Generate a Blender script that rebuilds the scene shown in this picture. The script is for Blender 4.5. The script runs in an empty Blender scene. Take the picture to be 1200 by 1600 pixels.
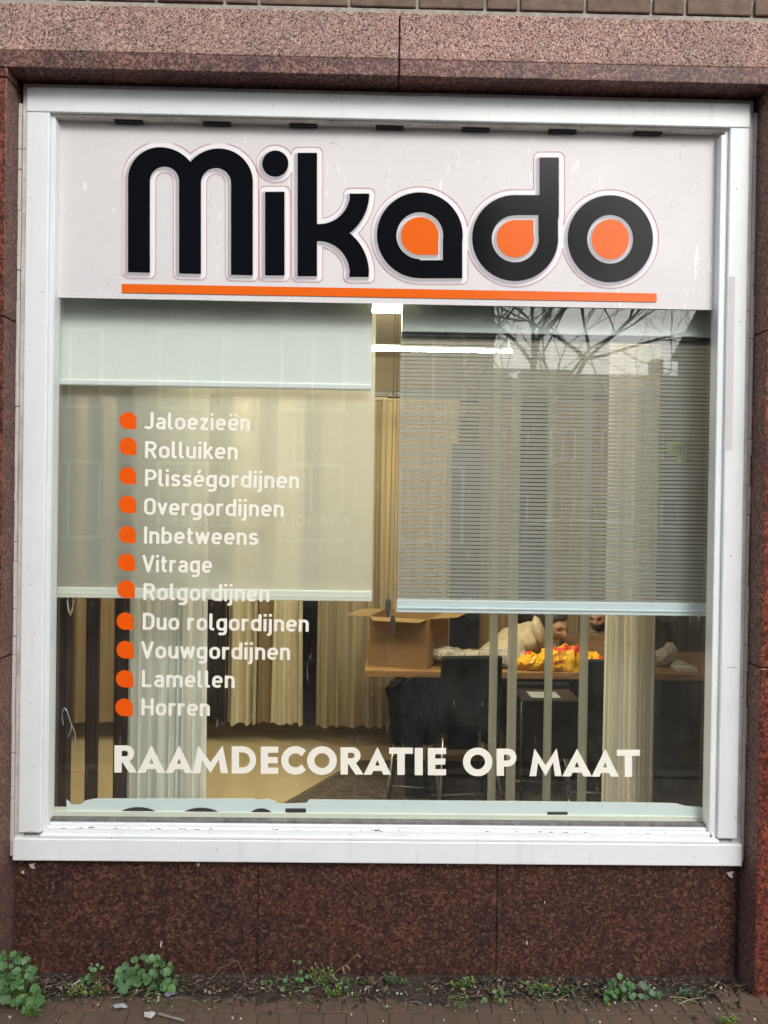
import bpy, bmesh, math, random
import numpy as np
from mathutils import Vector, Matrix, noise as mnoise
random.seed(7)
rng = np.random.default_rng(5)
S = bpy.context.scene
COL = S.collection

# ------------------------------------------------------------------ camera
CAM = np.array([-0.0419, -2.5502, 1.5002]); YAW, PIT, ROL = 0.0152, -0.0063, 0.0150
FPX = 1202.0
def cam_axes():
    cy, sy, cp, sp = math.cos(YAW), math.sin(YAW), math.cos(PIT), math.sin(PIT)
    f = np.array([sy*cp, cy*cp, sp]); r = np.array([cy, -sy, 0.]); u = np.cross(r, f)
    cr, sr = math.cos(ROL), math.sin(ROL)
    return f, r*cr+u*sr, -r*sr+u*cr
CF, CR, CU = cam_axes()
cam = bpy.data.objects.new('camera', bpy.data.cameras.new('camera')); COL.objects.link(cam)
cam.matrix_world = Matrix(((CR[0], CU[0], -CF[0], CAM[0]), (CR[1], CU[1], -CF[1], CAM[1]), (CR[2], CU[2], -CF[2], CAM[2]), (0, 0, 0, 1)))
cam.data.sensor_fit = 'VERTICAL'; cam.data.sensor_height = 24.0; cam.data.lens = 24.0*FPX/1600.0
cam.data.clip_start = 0.05; cam.data.clip_end = 2000
S.camera = cam

def at(px, py, Y):
    """point of the wall plane at depth Y (metres behind the window face)"""
    d = CF*FPX + CR*(px-600.) - CU*(py-800.)
    t = (Y-CAM[1])/d[1]
    return Vector(CAM+d*t)
def ax(px, py, Y): return at(px, py, Y).x
def az(px, py, Y): return at(px, py, Y).z
def atn(P, Y):
    P = np.asarray(P, float)
    d = CF[None]*FPX + np.outer(P[:, 0]-600., CR) - np.outer(P[:, 1]-800., CU)
    t = (Y-CAM[1])/d[:, 1]
    return CAM+d*t[:, None]

# ------------------------------------------------------------------ light
w = bpy.data.worlds.new('World'); S.world = w; w.use_nodes = True
nt = w.node_tree; nt.nodes.clear()
sky = nt.nodes.new('ShaderNodeTexSky'); sky.sky_type = 'NISHITA'; sky.sun_disc = False
SUN_EL, SUN_AZ = math.radians(38), math.radians(162)
sky.sun_elevation = SUN_EL; sky.sun_rotation = SUN_AZ; sky.dust_density = 3.0; sky.air_density = 1.0
hs = nt.nodes.new('ShaderNodeHueSaturation'); hs.inputs['Saturation'].default_value = 0.30
bg = nt.nodes.new('ShaderNodeBackground'); bg.inputs['Strength'].default_value = 0.15
wo = nt.nodes.new('ShaderNodeOutputWorld')
nt.links.new(sky.outputs[0], hs.inputs['Color']); nt.links.new(hs.outputs[0], bg.inputs['Color']); nt.links.new(bg.outputs[0], wo.inputs['Surface'])
sl = bpy.data.lights.new('sun', 'SUN'); sl.energy = 0.5; sl.angle = math.radians(18); sl.color = (1.0, 0.97, 0.93)
so = bpy.data.objects.new('sun', sl); COL.objects.link(so)
sd = Vector((math.sin(SUN_AZ)*math.cos(SUN_EL), math.cos(SUN_AZ)*math.cos(SUN_EL), math.sin(SUN_EL)))
so.rotation_euler = (-sd).to_track_quat('-Z', 'Y').to_euler()
S.view_settings.view_transform = 'Standard'; S.view_settings.look = 'None'
S.view_settings.exposure = 1.0; S.view_settings.gamma = 1.0
S.cycles.max_bounces = 10; S.cycles.transparent_max_bounces = 24
S.cycles.sample_clamp_indirect = 4.0; S.cycles.caustics_reflective = False; S.cycles.caustics_refractive = False

# ------------------------------------------------------------------ materials
def mat(name, col=(.5, .5, .5), rough=.6, metal=0., spec=.5, emit=0., coat=0.):
    m = bpy.data.materials.new(name); m.use_nodes = True
    b = m.node_tree.nodes['Principled BSDF']
    b.inputs['Base Color'].default_value = (*col, 1); b.inputs['Roughness'].default_value = rough
    b.inputs['Metallic'].default_value = metal; b.inputs['Specular IOR Level'].default_value = spec
    b.inputs['Coat Weight'].default_value = coat
    if emit:
        b.inputs['Emission Color'].default_value = (*col, 1); b.inputs['Emission Strength'].default_value = emit
    return m
def N(m, t, **kw):
    n = m.node_tree.nodes.new(t)
    for k, v in kw.items():
        if k in n.inputs: n.inputs[k].default_value = v
        else: setattr(n, k, v)
    return n
def L(m, a, b): m.node_tree.links.new(a, b)
def BS(m): return m.node_tree.nodes['Principled BSDF']
def ramp(m, fac, stops, interp='LINEAR'):
    r = N(m, 'ShaderNodeValToRGB'); r.color_ramp.interpolation = interp
    e = r.color_ramp.elements
    e[0].position = stops[0][0]; e[0].color = (*stops[0][1], 1)
    e[1].position = stops[-1][0]; e[1].color = (*stops[-1][1], 1)
    for p, c in stops[1:-1]:
        k = e.new(p); k.color = (*c, 1)
    L(m, fac, r.inputs[0]); return r
def objco(m, scale=(1, 1, 1)):
    g = N(m, 'ShaderNodeNewGeometry'); mp = N(m, 'ShaderNodeMapping'); mp.inputs['Scale'].default_value = scale
    L(m, g.outputs['Position'], mp.inputs['Vector']); return mp.outputs[0]
def noise(m, vec, scale, detail=4, rough=.6):
    n = N(m, 'ShaderNodeTexNoise', Scale=scale, Detail=detail, Roughness=rough); L(m, vec, n.inputs['Vector']); return n.outputs['Fac']
def mix(m, a, b, fac, mode='MIX'):
    n = N(m, 'ShaderNodeMix', data_type='RGBA', blend_type=mode)
    for s, v in ((0, fac), (6, a), (7, b)):
        if hasattr(v, 'links'): L(m, v, n.inputs[s])
        elif s == 0: n.inputs[0].default_value = v
        else: n.inputs[s].default_value = (*v, 1)
    return n.outputs[2]
def bump(m, h, strength=.3, dist=.01):
    b = N(m, 'ShaderNodeBump', Strength=strength, Distance=dist); L(m, h, b.inputs['Height']); L(m, b.outputs[0], BS(m).inputs['Normal'])

def granite(name, stops, cell, rough, tint, dark, cell2=None, bmp=.0, specks=.0):
    m = mat(name, rough=rough)
    co = objco(m)
    wn = N(m, 'ShaderNodeTexNoise', Scale=cell*.5, Detail=2.0); L(m, co, wn.inputs['Vector'])
    vm = N(m, 'ShaderNodeVectorMath', operation='MULTIPLY_ADD'); L(m, wn.outputs['Color'], vm.inputs[0])
    vm.inputs[1].default_value = (.45/cell,)*3; L(m, co, vm.inputs[2]); wco = vm.outputs[0]
    v = N(m, 'ShaderNodeTexVoronoi', Scale=cell); L(m, wco, v.inputs['Vector'])
    sep = N(m, 'ShaderNodeSeparateColor'); L(m, v.outputs['Color'], sep.inputs[0])
    c = ramp(m, sep.outputs[0], stops).outputs[0]
    v2 = N(m, 'ShaderNodeTexVoronoi', Scale=cell2 or cell*2.1); L(m, wco, v2.inputs['Vector'])
    sep2 = N(m, 'ShaderNodeSeparateColor'); L(m, v2.outputs['Color'], sep2.inputs[0])
    f2 = ramp(m, sep2.outputs[1], [(0, (0,)*3), (.74, (0,)*3), (.80, (1,)*3), (1, (1,)*3)]).outputs[0]
    c = mix(m, c, dark, f2)
    big = noise(m, co, 5.0, 5)
    fb = ramp(m, big, [(.35, (0,)*3), (.7, (1,)*3)]).outputs[0]
    c = mix(m, c, mix(m, c, tint, 1.0, 'MULTIPLY'), fb)
    if specks:
        n3 = noise(m, objco(m, (1, 1, .35)), 42, 2, .5)
        f3 = ramp(m, n3, [(.765, (0,)*3), (.775, (1,)*3)]).outputs[0]
        c = mix(m, c, (.5, .47, .43), f3)
    L(m, c, BS(m).inputs['Base Color'])
    if bmp: bump(m, sep2.outputs[0], bmp, .002)
    return m
G_ROUGH = granite('pink_rough_granite', [(0, (.17, .09, .075)), (.1, (.32, .17, .14)), (.5, (.42, .245, .20)), (.85, (.50, .33, .275)), (1, (.62, .46, .39))], 185, .85, (.70, .76, .74), (.07, .045, .04), 230, .5)
G_BAND = granite('purple_polished_granite', [(0, (.09, .04, .034)), (.5, (.19, .088, .072)), (1, (.33, .165, .13))], 110, .5, (.62, .66, .72), (.045, .026, .026))
G_JAMB = granite('red_polished_granite', [(0, (.05, .017, .012)), (.5, (.18, .050, .032)), (1, (.32, .09, .052))], 120, .38, (.62, .6, .62), (.02, .012, .011), None, 0, .5)
G_SIDE = granite('reveal_granite', [(0, (.09, .045, .036)), (.5, (.19, .10, .08)), (1, (.28, .15, .12))], 130, .7, (.75, .72, .75), (.05, .028, .025))
G_PLIN = granite('brown_plinth_granite', [(0, (.035, .016, .013)), (.45, (.078, .032, .024)), (.8, (.118, .049, .036)), (1, (.18, .082, .060))], 118, .5, (.66, .76, .88), (.026, .012, .010), 150, 0, .5)
for q_ in (G_PLIN, G_BAND, G_JAMB): BS(q_).inputs['Specular IOR Level'].default_value = .25

def noisy(name, c1, c2, scale, rough=.7, bmp=0, bs=None, **kw):
    m = mat(name, c1, rough, **kw); co = objco(m)
    f = noise(m, co, scale, 6)
    f = ramp(m, f, [(.35, (0,)*3), (.65, (1,)*3)]).outputs[0]
    L(m, mix(m, c1, c2, f), BS(m).inputs['Base Color'])
    if bmp: bump(m, noise(m, co, bs or scale*3, 4), bmp, .004)
    return m
def white_paint():
    m = mat('white_gloss_paint', (.80, .81, .81), .38)
    co = objco(m)
    f = noise(m, co, 2.6, 5); c = ramp(m, f, [(.3, (.73, .76, .765)), (.7, (.82, .845, .845))]).outputs[0]
    n2 = noise(m, objco(m, (1, 1, .5)), 55, 3); f2 = ramp(m, n2, [(.725, (0,)*3), (.76, (1,)*3)]).outputs[0]
    c = mix(m, c, (.38, .37, .34), f2)
    n3 = noise(m, objco(m, (1, 1, .06)), 26, 4); f3 = ramp(m, n3, [(.58, (0,)*3), (.75, (.55,)*3)]).outputs[0]; c = mix(m, c, (.62, .615, .58), f3)
    L(m, c, BS(m).inputs['Base Color']); bump(m, noise(m, co, 18, 5), .12, .004)
    return m
M_PAINT = white_paint()
def grimy_paint():
    m = mat('grimy_white_paint', (.62, .60, .56), .55); co = objco(m)
    c = ramp(m, noise(m, co, 9, 6, .7), [(.3, (.40, .385, .35)), (.55, (.62, .61, .57)), (.75, (.70, .69, .66))]).outputs[0]
    n2 = noise(m, objco(m, (.4, 1, 1.5)), 60, 3); f2 = ramp(m, n2, [(.68, (0,)*3), (.71, (1,)*3)]).outputs[0]
    L(m, mix(m, c, (.13, .12, .10), f2), BS(m).inputs['Base Color']); bump(m, noise(m, co, 40, 5), .3, .003); return m
M_GRIME = grimy_paint()
def sign_panel_mat():
    m = mat('scuffed_white_panel', (.7, .68, .68), .5); co = objco(m)
    c = ramp(m, noise(m, co, 2.2, 5), [(.3, (.63, .61, .61)), (.7, (.70, .685, .68))]).outputs[0]
    for sc, mp, th, colr in ((24, (1, 1, .5), .615, (.53, .51, .49)), (13, (1.6, 1, .5), .612, (.88, .87, .87)), (60, (1, 1, 1), .665, (.38, .36, .34)), (36, (.5, 1, 1.3), .63, (.50, .48, .46))):
        n2 = noise(m, objco(m, mp), sc, 4, .75); f2 = ramp(m, n2, [(th, (0,)*3), (th+.07, (1,)*3)]).outputs[0]
        mm = N(m, 'ShaderNodeMath', operation='MULTIPLY'); L(m, f2, mm.inputs[0]); mm.inputs[1].default_value = .7
        c = mix(m, c, colr, mm.outputs[0])
    L(m, c, BS(m).inputs['Base Color']); return m
M_PANEL = sign_panel_mat()
M_BLACK = mat('black_print', (.003, .004, .006), .14, spec=.2)
M_ORANGE = mat('orange_print', (.78, .13, .010), .16, spec=.3)
M_REDLINE = mat('red_cut_line', (.55, .17, .19), .5)
M_VINYL = mat('cream_vinyl', (.85, .83, .73), .5)
M_VINYLO = mat('orange_vinyl', (.80, .10, .003), .5, spec=.12)
M_DARK = mat('dark_slot', (.010, .010, .011), .6)
M_GASK = noisy('grey_gasket', (.10, .10, .10), (.20, .20, .19), 30, .7)
M_BRICK = noisy('brown_brick', (.105, .068, .052), (.19, .125, .095), 16, .9, .7, 60)
M_MORT = noisy('grey_mortar', (.26, .24, .20), (.40, .37, .32), 45, .95, .7, 120)
M_ALU = mat('brushed_aluminium', (.62, .66, .69), .32, .55)
M_CHROME = mat('chrome', (.45, .45, .45), .35, 1)
M_BLKFAB = noisy('black_leather', (.005, .005, .006), (.011, .011, .012), 12, .6, .2, spec=.2)
M_BLKMET = mat('black_metal', (.012, .012, .013), .4)

def fabric(name, col, transp=.3, transl=.4, rough=.9, weave=0, streak=.78):
    m = bpy.data.materials.new(name); m.use_nodes = True; t = m.node_tree; t.nodes.clear()
    out = N(m, 'ShaderNodeOutputMaterial')
    d = N(m, 'ShaderNodeBsdfDiffuse'); tl = N(m, 'ShaderNodeBsdfTranslucent'); tr = N(m, 'ShaderNodeBsdfTransparent')
    co = objco(m)
    c2 = tuple(x*streak for x in col)
    fac = ramp(m, noise(m, objco(m, (1, 1, .015)), 38, 2), [(.35, (0,)*3), (.65, (1,)*3)]).outputs[0]
    c = mix(m, col, c2, fac)
    for s in (d, tl): L(m, c, s.inputs['Color'])
    m1 = N(m, 'ShaderNodeMixShader'); m1.inputs[0].default_value = transl
    L(m, d.outputs[0], m1.inputs[1]); L(m, tl.outputs[0], m1.inputs[2])
    m2 = N(m, 'ShaderNodeMixShader'); m2.inputs[0].default_value = transp
    if weave:
        wn = noise(m, objco(m, (1, 1, 1)), weave, 1)
        r = ramp(m, wn, [(.4, (max(0, transp-.12),)*3), (.6, (transp+.12,)*3)]).outputs[0]; L(m, r, m2.inputs[0])
    L(m, m1.outputs[0], m2.inputs[1]); L(m, tr.outputs[0], m2.inputs[2]); L(m, m2.outputs[0], out.inputs['Surface'])
    return m
F_WHITE = fabric('white_blackout_fabric', (.93, .95, .93), 0.0, .05, streak=.985)
F_SCREEN = fabric('translucent_screen_fabric', (.68, .68, .62), .44, .38, streak=.97)
F_DUO = fabric('striped_duo_fabric', (.42, .43, .44), .34, .42, streak=.95)
F_SHEER = fabric('white_sheer_fabric', (.97, .99, .98), .05, .3)
F_SHEER2 = fabric('cream_sheer_fabric', (.99, .97, .90), .06, .58, streak=.8)
F_SHEER3 = fabric('loose_white_sheer', (.78, .78, .72), .42, .4)
F_BROWN = fabric('dark_brown_curtain', (.055, .032, .026), .03, .1)
F_GREYSH = fabric('charcoal_sheer', (.055, .05, .046), .34, .3)
F_CREAM = fabric('cream_curtain', (.76, .69, .52), 0, .15)
F_BEIGE = fabric('beige_curtain', (.54, .45, .29), 0, .1)
F_TAN = fabric('tan_curtain', (.30, .22, .12), 0, .1)
F_VOILE = fabric('beige_voile', (.66, .58, .41), .22, .4)
F_BLK = fabric('black_curtain', (.012, .012, .012), 0, 0)
F_DKB = fabric('espresso_curtain', (.035, .025, .018), 0, 0)
F_LAM = fabric('grey_lamella', (.52, .53, .49), .10, .35)

def glass():
    m = bpy.data.materials.new('window_glass'); m.use_nodes = True; m.node_tree.nodes.clear()
    out = N(m, 'ShaderNodeOutputMaterial'); tr = N(m, 'ShaderNodeBsdfTransparent'); gl = N(m, 'ShaderNodeBsdfGlossy')
    tr.inputs['Color'].default_value = (.95, .97, .95, 1); gl.inputs['Roughness'].default_value = 0.0
    fr = N(m, 'ShaderNodeFresnel', IOR=1.85)
    ge = N(m, 'ShaderNodeNewGeometry'); a = N(m, 'ShaderNodeMath', operation='SUBTRACT'); a.inputs[0].default_value = 1; L(m, ge.outputs['Backfacing'], a.inputs[1])
    b = N(m, 'ShaderNodeMath', operation='MULTIPLY'); L(m, fr.outputs[0], b.inputs[0]); L(m, a.outputs[0], b.inputs[1])
    mx = N(m, 'ShaderNodeMixShader'); L(m, b.outputs[0], mx.inputs[0]); L(m, tr.outputs[0], mx.inputs[1]); L(m, gl.outputs[0], mx.inputs[2])
    df = N(m, 'ShaderNodeBsdfDiffuse'); df.inputs['Color'].default_value = (.7, .7, .66, 1)
    sm1 = ramp(m, noise(m, objco(m, (1, 1, .5)), 6, 7, .75), [(.45, (.001,)*3), (.72, (.018,)*3)]).outputs[0]
    sm2 = ramp(m, noise(m, objco(m, (3, 1, .45)), 30, 3, .6), [(.69, (0,)*3), (.74, (.14,)*3)]).outputs[0]
    ad = N(m, 'ShaderNodeMath', operation='ADD'); L(m, sm1, ad.inputs[0]); L(m, sm2, ad.inputs[1])
    m3 = N(m, 'ShaderNodeMixShader'); L(m, ad.outputs[0], m3.inputs[0]); L(m, mx.outputs[0], m3.inputs[1]); L(m, df.outputs[0], m3.inputs[2])
    L(m, m3.outputs[0], out.inputs['Surface']); return m
M_GLASS = glass()

# ------------------------------------------------------------------ object helpers
def link(o, parent=None):
    COL.objects.link(o)
    if parent is not None: o.parent = parent
    return o
def tag(o, label=None, cat=None, group=None, kind=None):
    if label: o['label'] = label
    if cat: o['category'] = cat
    if group: o['group'] = group
    if kind: o['kind'] = kind
    return o
def thing(name, label, cat, loc=(0, 0, 0), group=None, rz=0):
    o = bpy.data.objects.new(name, None); o.empty_display_size = .05; COL.objects.link(o)
    o.location = loc; o.rotation_euler = (0, 0, rz); return tag(o, label, cat, group)
def obj(name, bm, m, parent=None, smooth=False, local=False):
    """bm in world coordinates unless local; child offset removes parent location"""
    me = bpy.data.meshes.new(name)
    if parent is not None and not local:
        pm = Matrix.Translation(parent.location) @ parent.rotation_euler.to_matrix().to_4x4() if parent.type == 'EMPTY' else Matrix.Identity(4)
        if parent.parent is not None:
            q = parent.parent; pm = Matrix.Translation(q.location) @ q.rotation_euler.to_matrix().to_4x4() @ pm
        bmesh.ops.transform(bm, matrix=pm.inverted(), verts=bm.verts)
    bm.to_mesh(me); bm.free()
    ms = m if isinstance(m, (list, tuple)) else [m]
    for x in ms: me.materials.append(x)
    if smooth:
        for p in me.polygons: p.use_smooth = True
    return link(bpy.data.objects.new(name, me), parent)
def sub(name, bm, m, part, smooth=False):
    """sub-part of a mesh part (part meshes share their thing's frame)"""
    q = part.parent
    pm = Matrix.Translation(q.location) @ q.rotation_euler.to_matrix().to_4x4()
    bmesh.ops.transform(bm, matrix=pm.inverted(), verts=bm.verts)
    me = bpy.data.meshes.new(name); bm.to_mesh(me); bm.free(); me.materials.append(m)
    if smooth:
        for p in me.polygons: p.use_smooth = True
    return link(bpy.data.objects.new(name, me), part)
def BM(): return bmesh.new()
def box(bm, x0, x1, y0, y1, z0, z1, bev=0, seg=2, mi=0):
    r = bmesh.ops.create_cube(bm, size=1)
    vs = r['verts']
    for v in vs:
        v.co = Vector(((x0+x1)/2+v.co.x*(x1-x0), (y0+y1)/2+v.co.y*(y1-y0), (z0+z1)/2+v.co.z*(z1-z0)))
    fs = set(f for v in vs for f in v.link_faces)
    for f in fs: f.material_index = mi
    if bev:
        es = list({e for v in vs for e in v.link_edges})
        bmesh.ops.bevel(bm, geom=es, offset=bev, segments=seg, profile=.5, affect='EDGES', clamp_overlap=True)
    return vs
def tube(bm, pts, r, seg=8, r1=None, caps=True):
    pts = [Vector(p) for p in pts]; n = len(pts); rings = []
    for i, p in enumerate(pts):
        d = (pts[min(i+1, n-1)]-pts[max(i-1, 0)])
        if d.length < 1e-9: d = Vector((0, 0, 1))
        d.normalize()
        a = d.cross(Vector((0, 0, 1)))
        if a.length < .05: a = d.cross(Vector((1, 0, 0)))
        a.normalize(); b = d.cross(a)
        rr = r if r1 is None else r+(r1-r)*i/(n-1)
        if isinstance(r, (list, tuple)): rr = r[i]
        rings.append([bm.verts.new(p+a*math.cos(2*math.pi*k/seg)*rr+b*math.sin(2*math.pi*k/seg)*rr) for k in range(seg)])
    for i in range(n-1):
        for k in range(seg):
            bm.faces.new((rings[i][k], rings[i][(k+1) % seg], rings[i+1][(k+1) % seg], rings[i+1][k]))
    if caps:
        bm.faces.new(rings[0][::-1]); bm.faces.new(rings[-1])
def blob(bm, c, r, sub_=2, jit=0):
    q = bmesh.ops.create_icosphere(bm, subdivisions=sub_, radius=1)
    r = r if isinstance(r, (tuple, list)) else (r, r, r)
    for v in q['verts']:
        k = 1+jit*mnoise.noise(v.co*1.7+Vector(c)*3)
        v.co = Vector((c[0]+v.co.x*r[0]*k, c[1]+v.co.y*r[1]*k, c[2]+v.co.z*r[2]*k))
    return q['verts']
def prism(bm, pts, y0, y1):
    """polygon of (x,z) extruded in y"""
    a = [bm.verts.new((x, y0, z)) for x, z in pts]; b = [bm.verts.new((x, y1, z)) for x, z in pts]
    bm.faces.new(a); bm.faces.new(b[::-1]); n = len(pts)
    for i in range(n): bm.faces.new((a[i], b[i], b[(i+1) % n], a[(i+1) % n]))
    bmesh.ops.recalc_face_normals(bm, faces=bm.faces[:])

# ------------------------------------------------------------------ flat shapes from implicit functions
def flat(name, f, bb, step, Y, m, parent, lo=None, hi=0.0, tomap=None, th=0):
    """mesh of the region lo < f < hi; (x,y) pixel-like sheet coordinates mapped with tomap (default: photo sheet at depth Y)"""
    x0, y0, x1, y1 = bb
    xs = np.arange(x0, x1+step, step); ys = np.arange(y0, y1+step, step)
    X, Yg = np.meshgrid(xs, ys); V = f(X, Yg)
    if lo is None: ins = V < hi
    else: ins = (V < hi) & (V > lo)
    nfull = ins[:-1, :-1].astype(int)+ins[1:, :-1]+ins[:-1, 1:]+ins[1:, 1:]
    polys = []
    for j in range(len(ys)-1):
        row = nfull[j]
        if not row.any(): continue
        i = 0; n = len(row)
        while i < n:
            if row[i] == 4:
                k = i
                while k+1 < n and row[k+1] == 4: k += 1
                polys.append([(xs[i], ys[j]), (xs[k+1], ys[j]), (xs[k+1], ys[j+1]), (xs[i], ys[j+1])]); i = k+1
            else:
                if row[i] > 0 or lo is not None:
                    P = [(xs[i], ys[j], V[j, i]), (xs[i+1], ys[j], V[j, i+1]), (xs[i+1], ys[j+1], V[j+1, i+1]), (xs[i], ys[j+1], V[j+1, i])]
                    for lev, sg in ((hi, 1), (lo, -1)):
                        if lev is None or not P: continue
                        Q = []
                        for a in range(len(P)):
                            p, q = P[a], P[(a+1) % len(P)]
                            dp, dq = (p[2]-lev)*sg, (q[2]-lev)*sg
                            if dp < 0: Q.append(p)
                            if (dp < 0) != (dq < 0):
                                t = dp/(dp-dq); Q.append((p[0]+(q[0]-p[0])*t, p[1]+(q[1]-p[1])*t, p[2]+(q[2]-p[2])*t))
                        P = Q
                    if len(P) >= 3: polys.append([(p[0], p[1]) for p in P])
                i += 1
    flatpts = np.array([p for q in polys for p in q])
    W = tomap(flatpts) if tomap else atn(flatpts, Y)
    W = np.asarray(W)
    if parent is not None: W = W-np.array(parent.location)
    faces = []; k = 0
    for q in polys: faces.append(tuple(range(k, k+len(q)))[::-1]); k += len(q)
    me = bpy.data.meshes.new(name); me.from_pydata(W.tolist(), [], faces); me.materials.append(m)
    bm = BM(); bm.from_mesh(me); bmesh.ops.remove_doubles(bm, verts=bm.verts, dist=2e-6); bm.to_mesh(me); bm.free()
    return link(bpy.data.objects.new(name, me), parent)
def sbox(X, Y, x0, y0, x1, y1):
    dx = np.abs(X-(x0+x1)/2)-(x1-x0)/2; dy = np.abs(Y-(y0+y1)/2)-(y1-y0)/2
    return np.hypot(np.maximum(dx, 0), np.maximum(dy, 0))+np.minimum(np.maximum(dx, dy), 0)
def circ(X, Y, cx, cy, r, ry=None):
    if ry is None: return np.hypot(X-cx, Y-cy)-r
    return (np.hypot((X-cx)/r, (Y-cy)/ry)-1)*min(r, ry)
def spoly(X, Y, P):
    P = np.array(P, float); n = len(P); d = np.full(X.shape, 1e9); ins = np.zeros(X.shape, bool)
    for i in range(n):
        a, b = P[i], P[(i+1) % n]; e = b-a; L2 = (e**2).sum()
        if L2 < 1e-12: continue
        t = np.clip(((X-a[0])*e[0]+(Y-a[1])*e[1])/L2, 0, 1)
        d = np.minimum(d, np.hypot(X-a[0]-t*e[0], Y-a[1]-t*e[1]))
        if a[1] != b[1]:
            c = ((a[1] > Y) != (b[1] > Y)) & (X < (b[0]-a[0])*(Y-a[1])/(b[1]-a[1])+a[0]); ins ^= c
    return np.where(ins, -d, d)
U = lambda *a: np.minimum.reduce(a)
I = lambda *a: np.maximum.reduce(a)
ZG = -0.08
def gnd(px, py, z=ZG):
    d = CF*FPX + CR*(px-600.) - CU*(py-800.)
    t = (z-CAM[2])/d[2]
    return Vector(CAM+d*t)

# ================================================================== ground
def paving():
    bm = BM(); random.seed(3)
    y = -0.075; row = 0
    while y > -1.3:
        x = -1.9+(row % 2)*.035+random.uniform(-.006, .006)
        while x < 1.9:
            wd = .068*random.uniform(.94, 1.06)
            dz = random.uniform(-.002, .002)
            vs = box(bm, x+.0012, x+wd-.0012, y-.0735, y-.0012, ZG-.05, ZG-.004+dz, .0022, 2, mi=random.choice((0, 0, 1, 1, 2)))
            x += wd
        y -= .075; row += 1
    for (px, py, wx, wy, r) in ((1134, 1558, .068, .055, .12), (1171, 1567, .065, .085, -.35), (1196, 1562, .05, .04, .1)):
        p = gnd(px, py); n0 = len(bm.verts)
        q = bmesh.ops.create_cube(bm, size=1)['verts']
        for v in q: v.co = Vector((v.co.x*wx, v.co.y*wy, v.co.z*.05))
        bmesh.ops.rotate(bm, verts=q, cent=(0, 0, 0), matrix=Matrix.Rotation(r, 3, 'Z'))
        bmesh.ops.translate(bm, verts=q, vec=(p.x, p.y, ZG-.017))
        for f in {f for v in q for f in v.link_faces}: f.material_index = 1
        bmesh.ops.bevel(bm, geom=list({e for v in q for e in v.link_edges}), offset=.004, segments=2, profile=.5, affect='EDGES')
    def pv(n, a, b):
        m = mat(n, a, .85); co = objco(m)
        c = ramp(m, noise(m, co, 22, 5), [(.3, b), (.65, a)]).outputs[0]
        d = ramp(m, noise(m, co, 4.5, 6, .7), [(.28, (0,)*3), (.5, (1,)*3)]).outputs[0]
        c = mix(m, c, (.105, .070, .048), d); L(m, c, BS(m).inputs['Base Color']); bump(m, noise(m, co, 90, 5), .6, .004); return m
    o = obj('pavement', bm, [pv('clinker_brown', (.14, .088, .065), (.08, .054, .042)), pv('clinker_red', (.22, .10, .075), (.13, .066, .052)), pv('clinker_grey', (.115, .088, .07), (.075, .06, .048))])
    tag(o, kind='structure')
paving()
bm = BM(); box(bm, -60, 60, -60, .08, ZG-.6, ZG-.055)
box(bm, -2.2, 2.2, -1.3, .02, ZG-.05, ZG-.0062)
tag(obj('ground', bm, noisy('packed_sand', (.05, .04, .032), (.075, .06, .048), 20, .95, .6)), kind='structure')
bm = BM(); box(bm, -40, 40, -1.9, -1.32, ZG-.054, ZG-.01); tag(obj('sidewalk', bm, noisy('concrete_tiles', (.16, .15, .14), (.22, .21, .19), 3, .9)), kind='structure')
bm = BM(); box(bm, -40, 40, -9.5, -2.02, ZG-.054, ZG-.04); tag(obj('road', bm, noisy('asphalt', (.045, .045, .045), (.07, .068, .065), 5, .9, .3)), kind='structure')
bm = BM(); box(bm, -40, 40, -2.02, -1.9, ZG-.054, ZG+.004, .01); tag(obj('kerb', bm, noisy('kerb_stone', (.2, .195, .185), (.28, .27, .26), 8, .9)), kind='structure')
bm = BM(); box(bm, -40, 40, -14, -9.5, ZG-.054, ZG+.01); tag(obj('far_sidewalk', bm, noisy('far_paving', (.17, .14, .12), (.24, .2, .17), 3, .9)), kind='structure')

def soil():
    bm = BM(); nx, ny = 420, 22; g = {}
    for i in range(nx):
        for j in range(ny):
            x = -1.75+3.5*i/(nx-1); t = j/(ny-1)
            edge = -.105-.06*mnoise.noise(Vector((x*3.1, 0, 0)))-.03*mnoise.noise(Vector((x*13, 4, 0)))
            if x > .98: edge += min(.05, (x-.98)*.45)
            y = .03+(edge-.03)*t
            h = (.013*(1-t)**.6-.009*t)+.007*mnoise.noise(Vector((x*22, y*22, 1)))+.005*mnoise.noise(Vector((x*70, y*70, 2)))
            g[i, j] = bm.verts.new((x, y, ZG+h-.001))
    for i in range(nx-1):
        for j in range(ny-1): bm.faces.new((g[i, j], g[i, j+1], g[i+1, j+1], g[i+1, j]))
    m = mat('dark_soil', (.035, .025, .02), .95); co = objco(m)
    c = ramp(m, noise(m, co, 60, 6, .7), [(.3, (.018, .013, .010)), (.55, (.048, .034, .026)), (.75, (.095, .070, .054))]).outputs[0]
    L(m, c, BS(m).inputs['Base Color']); bump(m, noise(m, co, 240, 5, .7), .9, .005)
    tag(obj('soil', bm, m, smooth=True), kind='structure')
soil()

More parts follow.
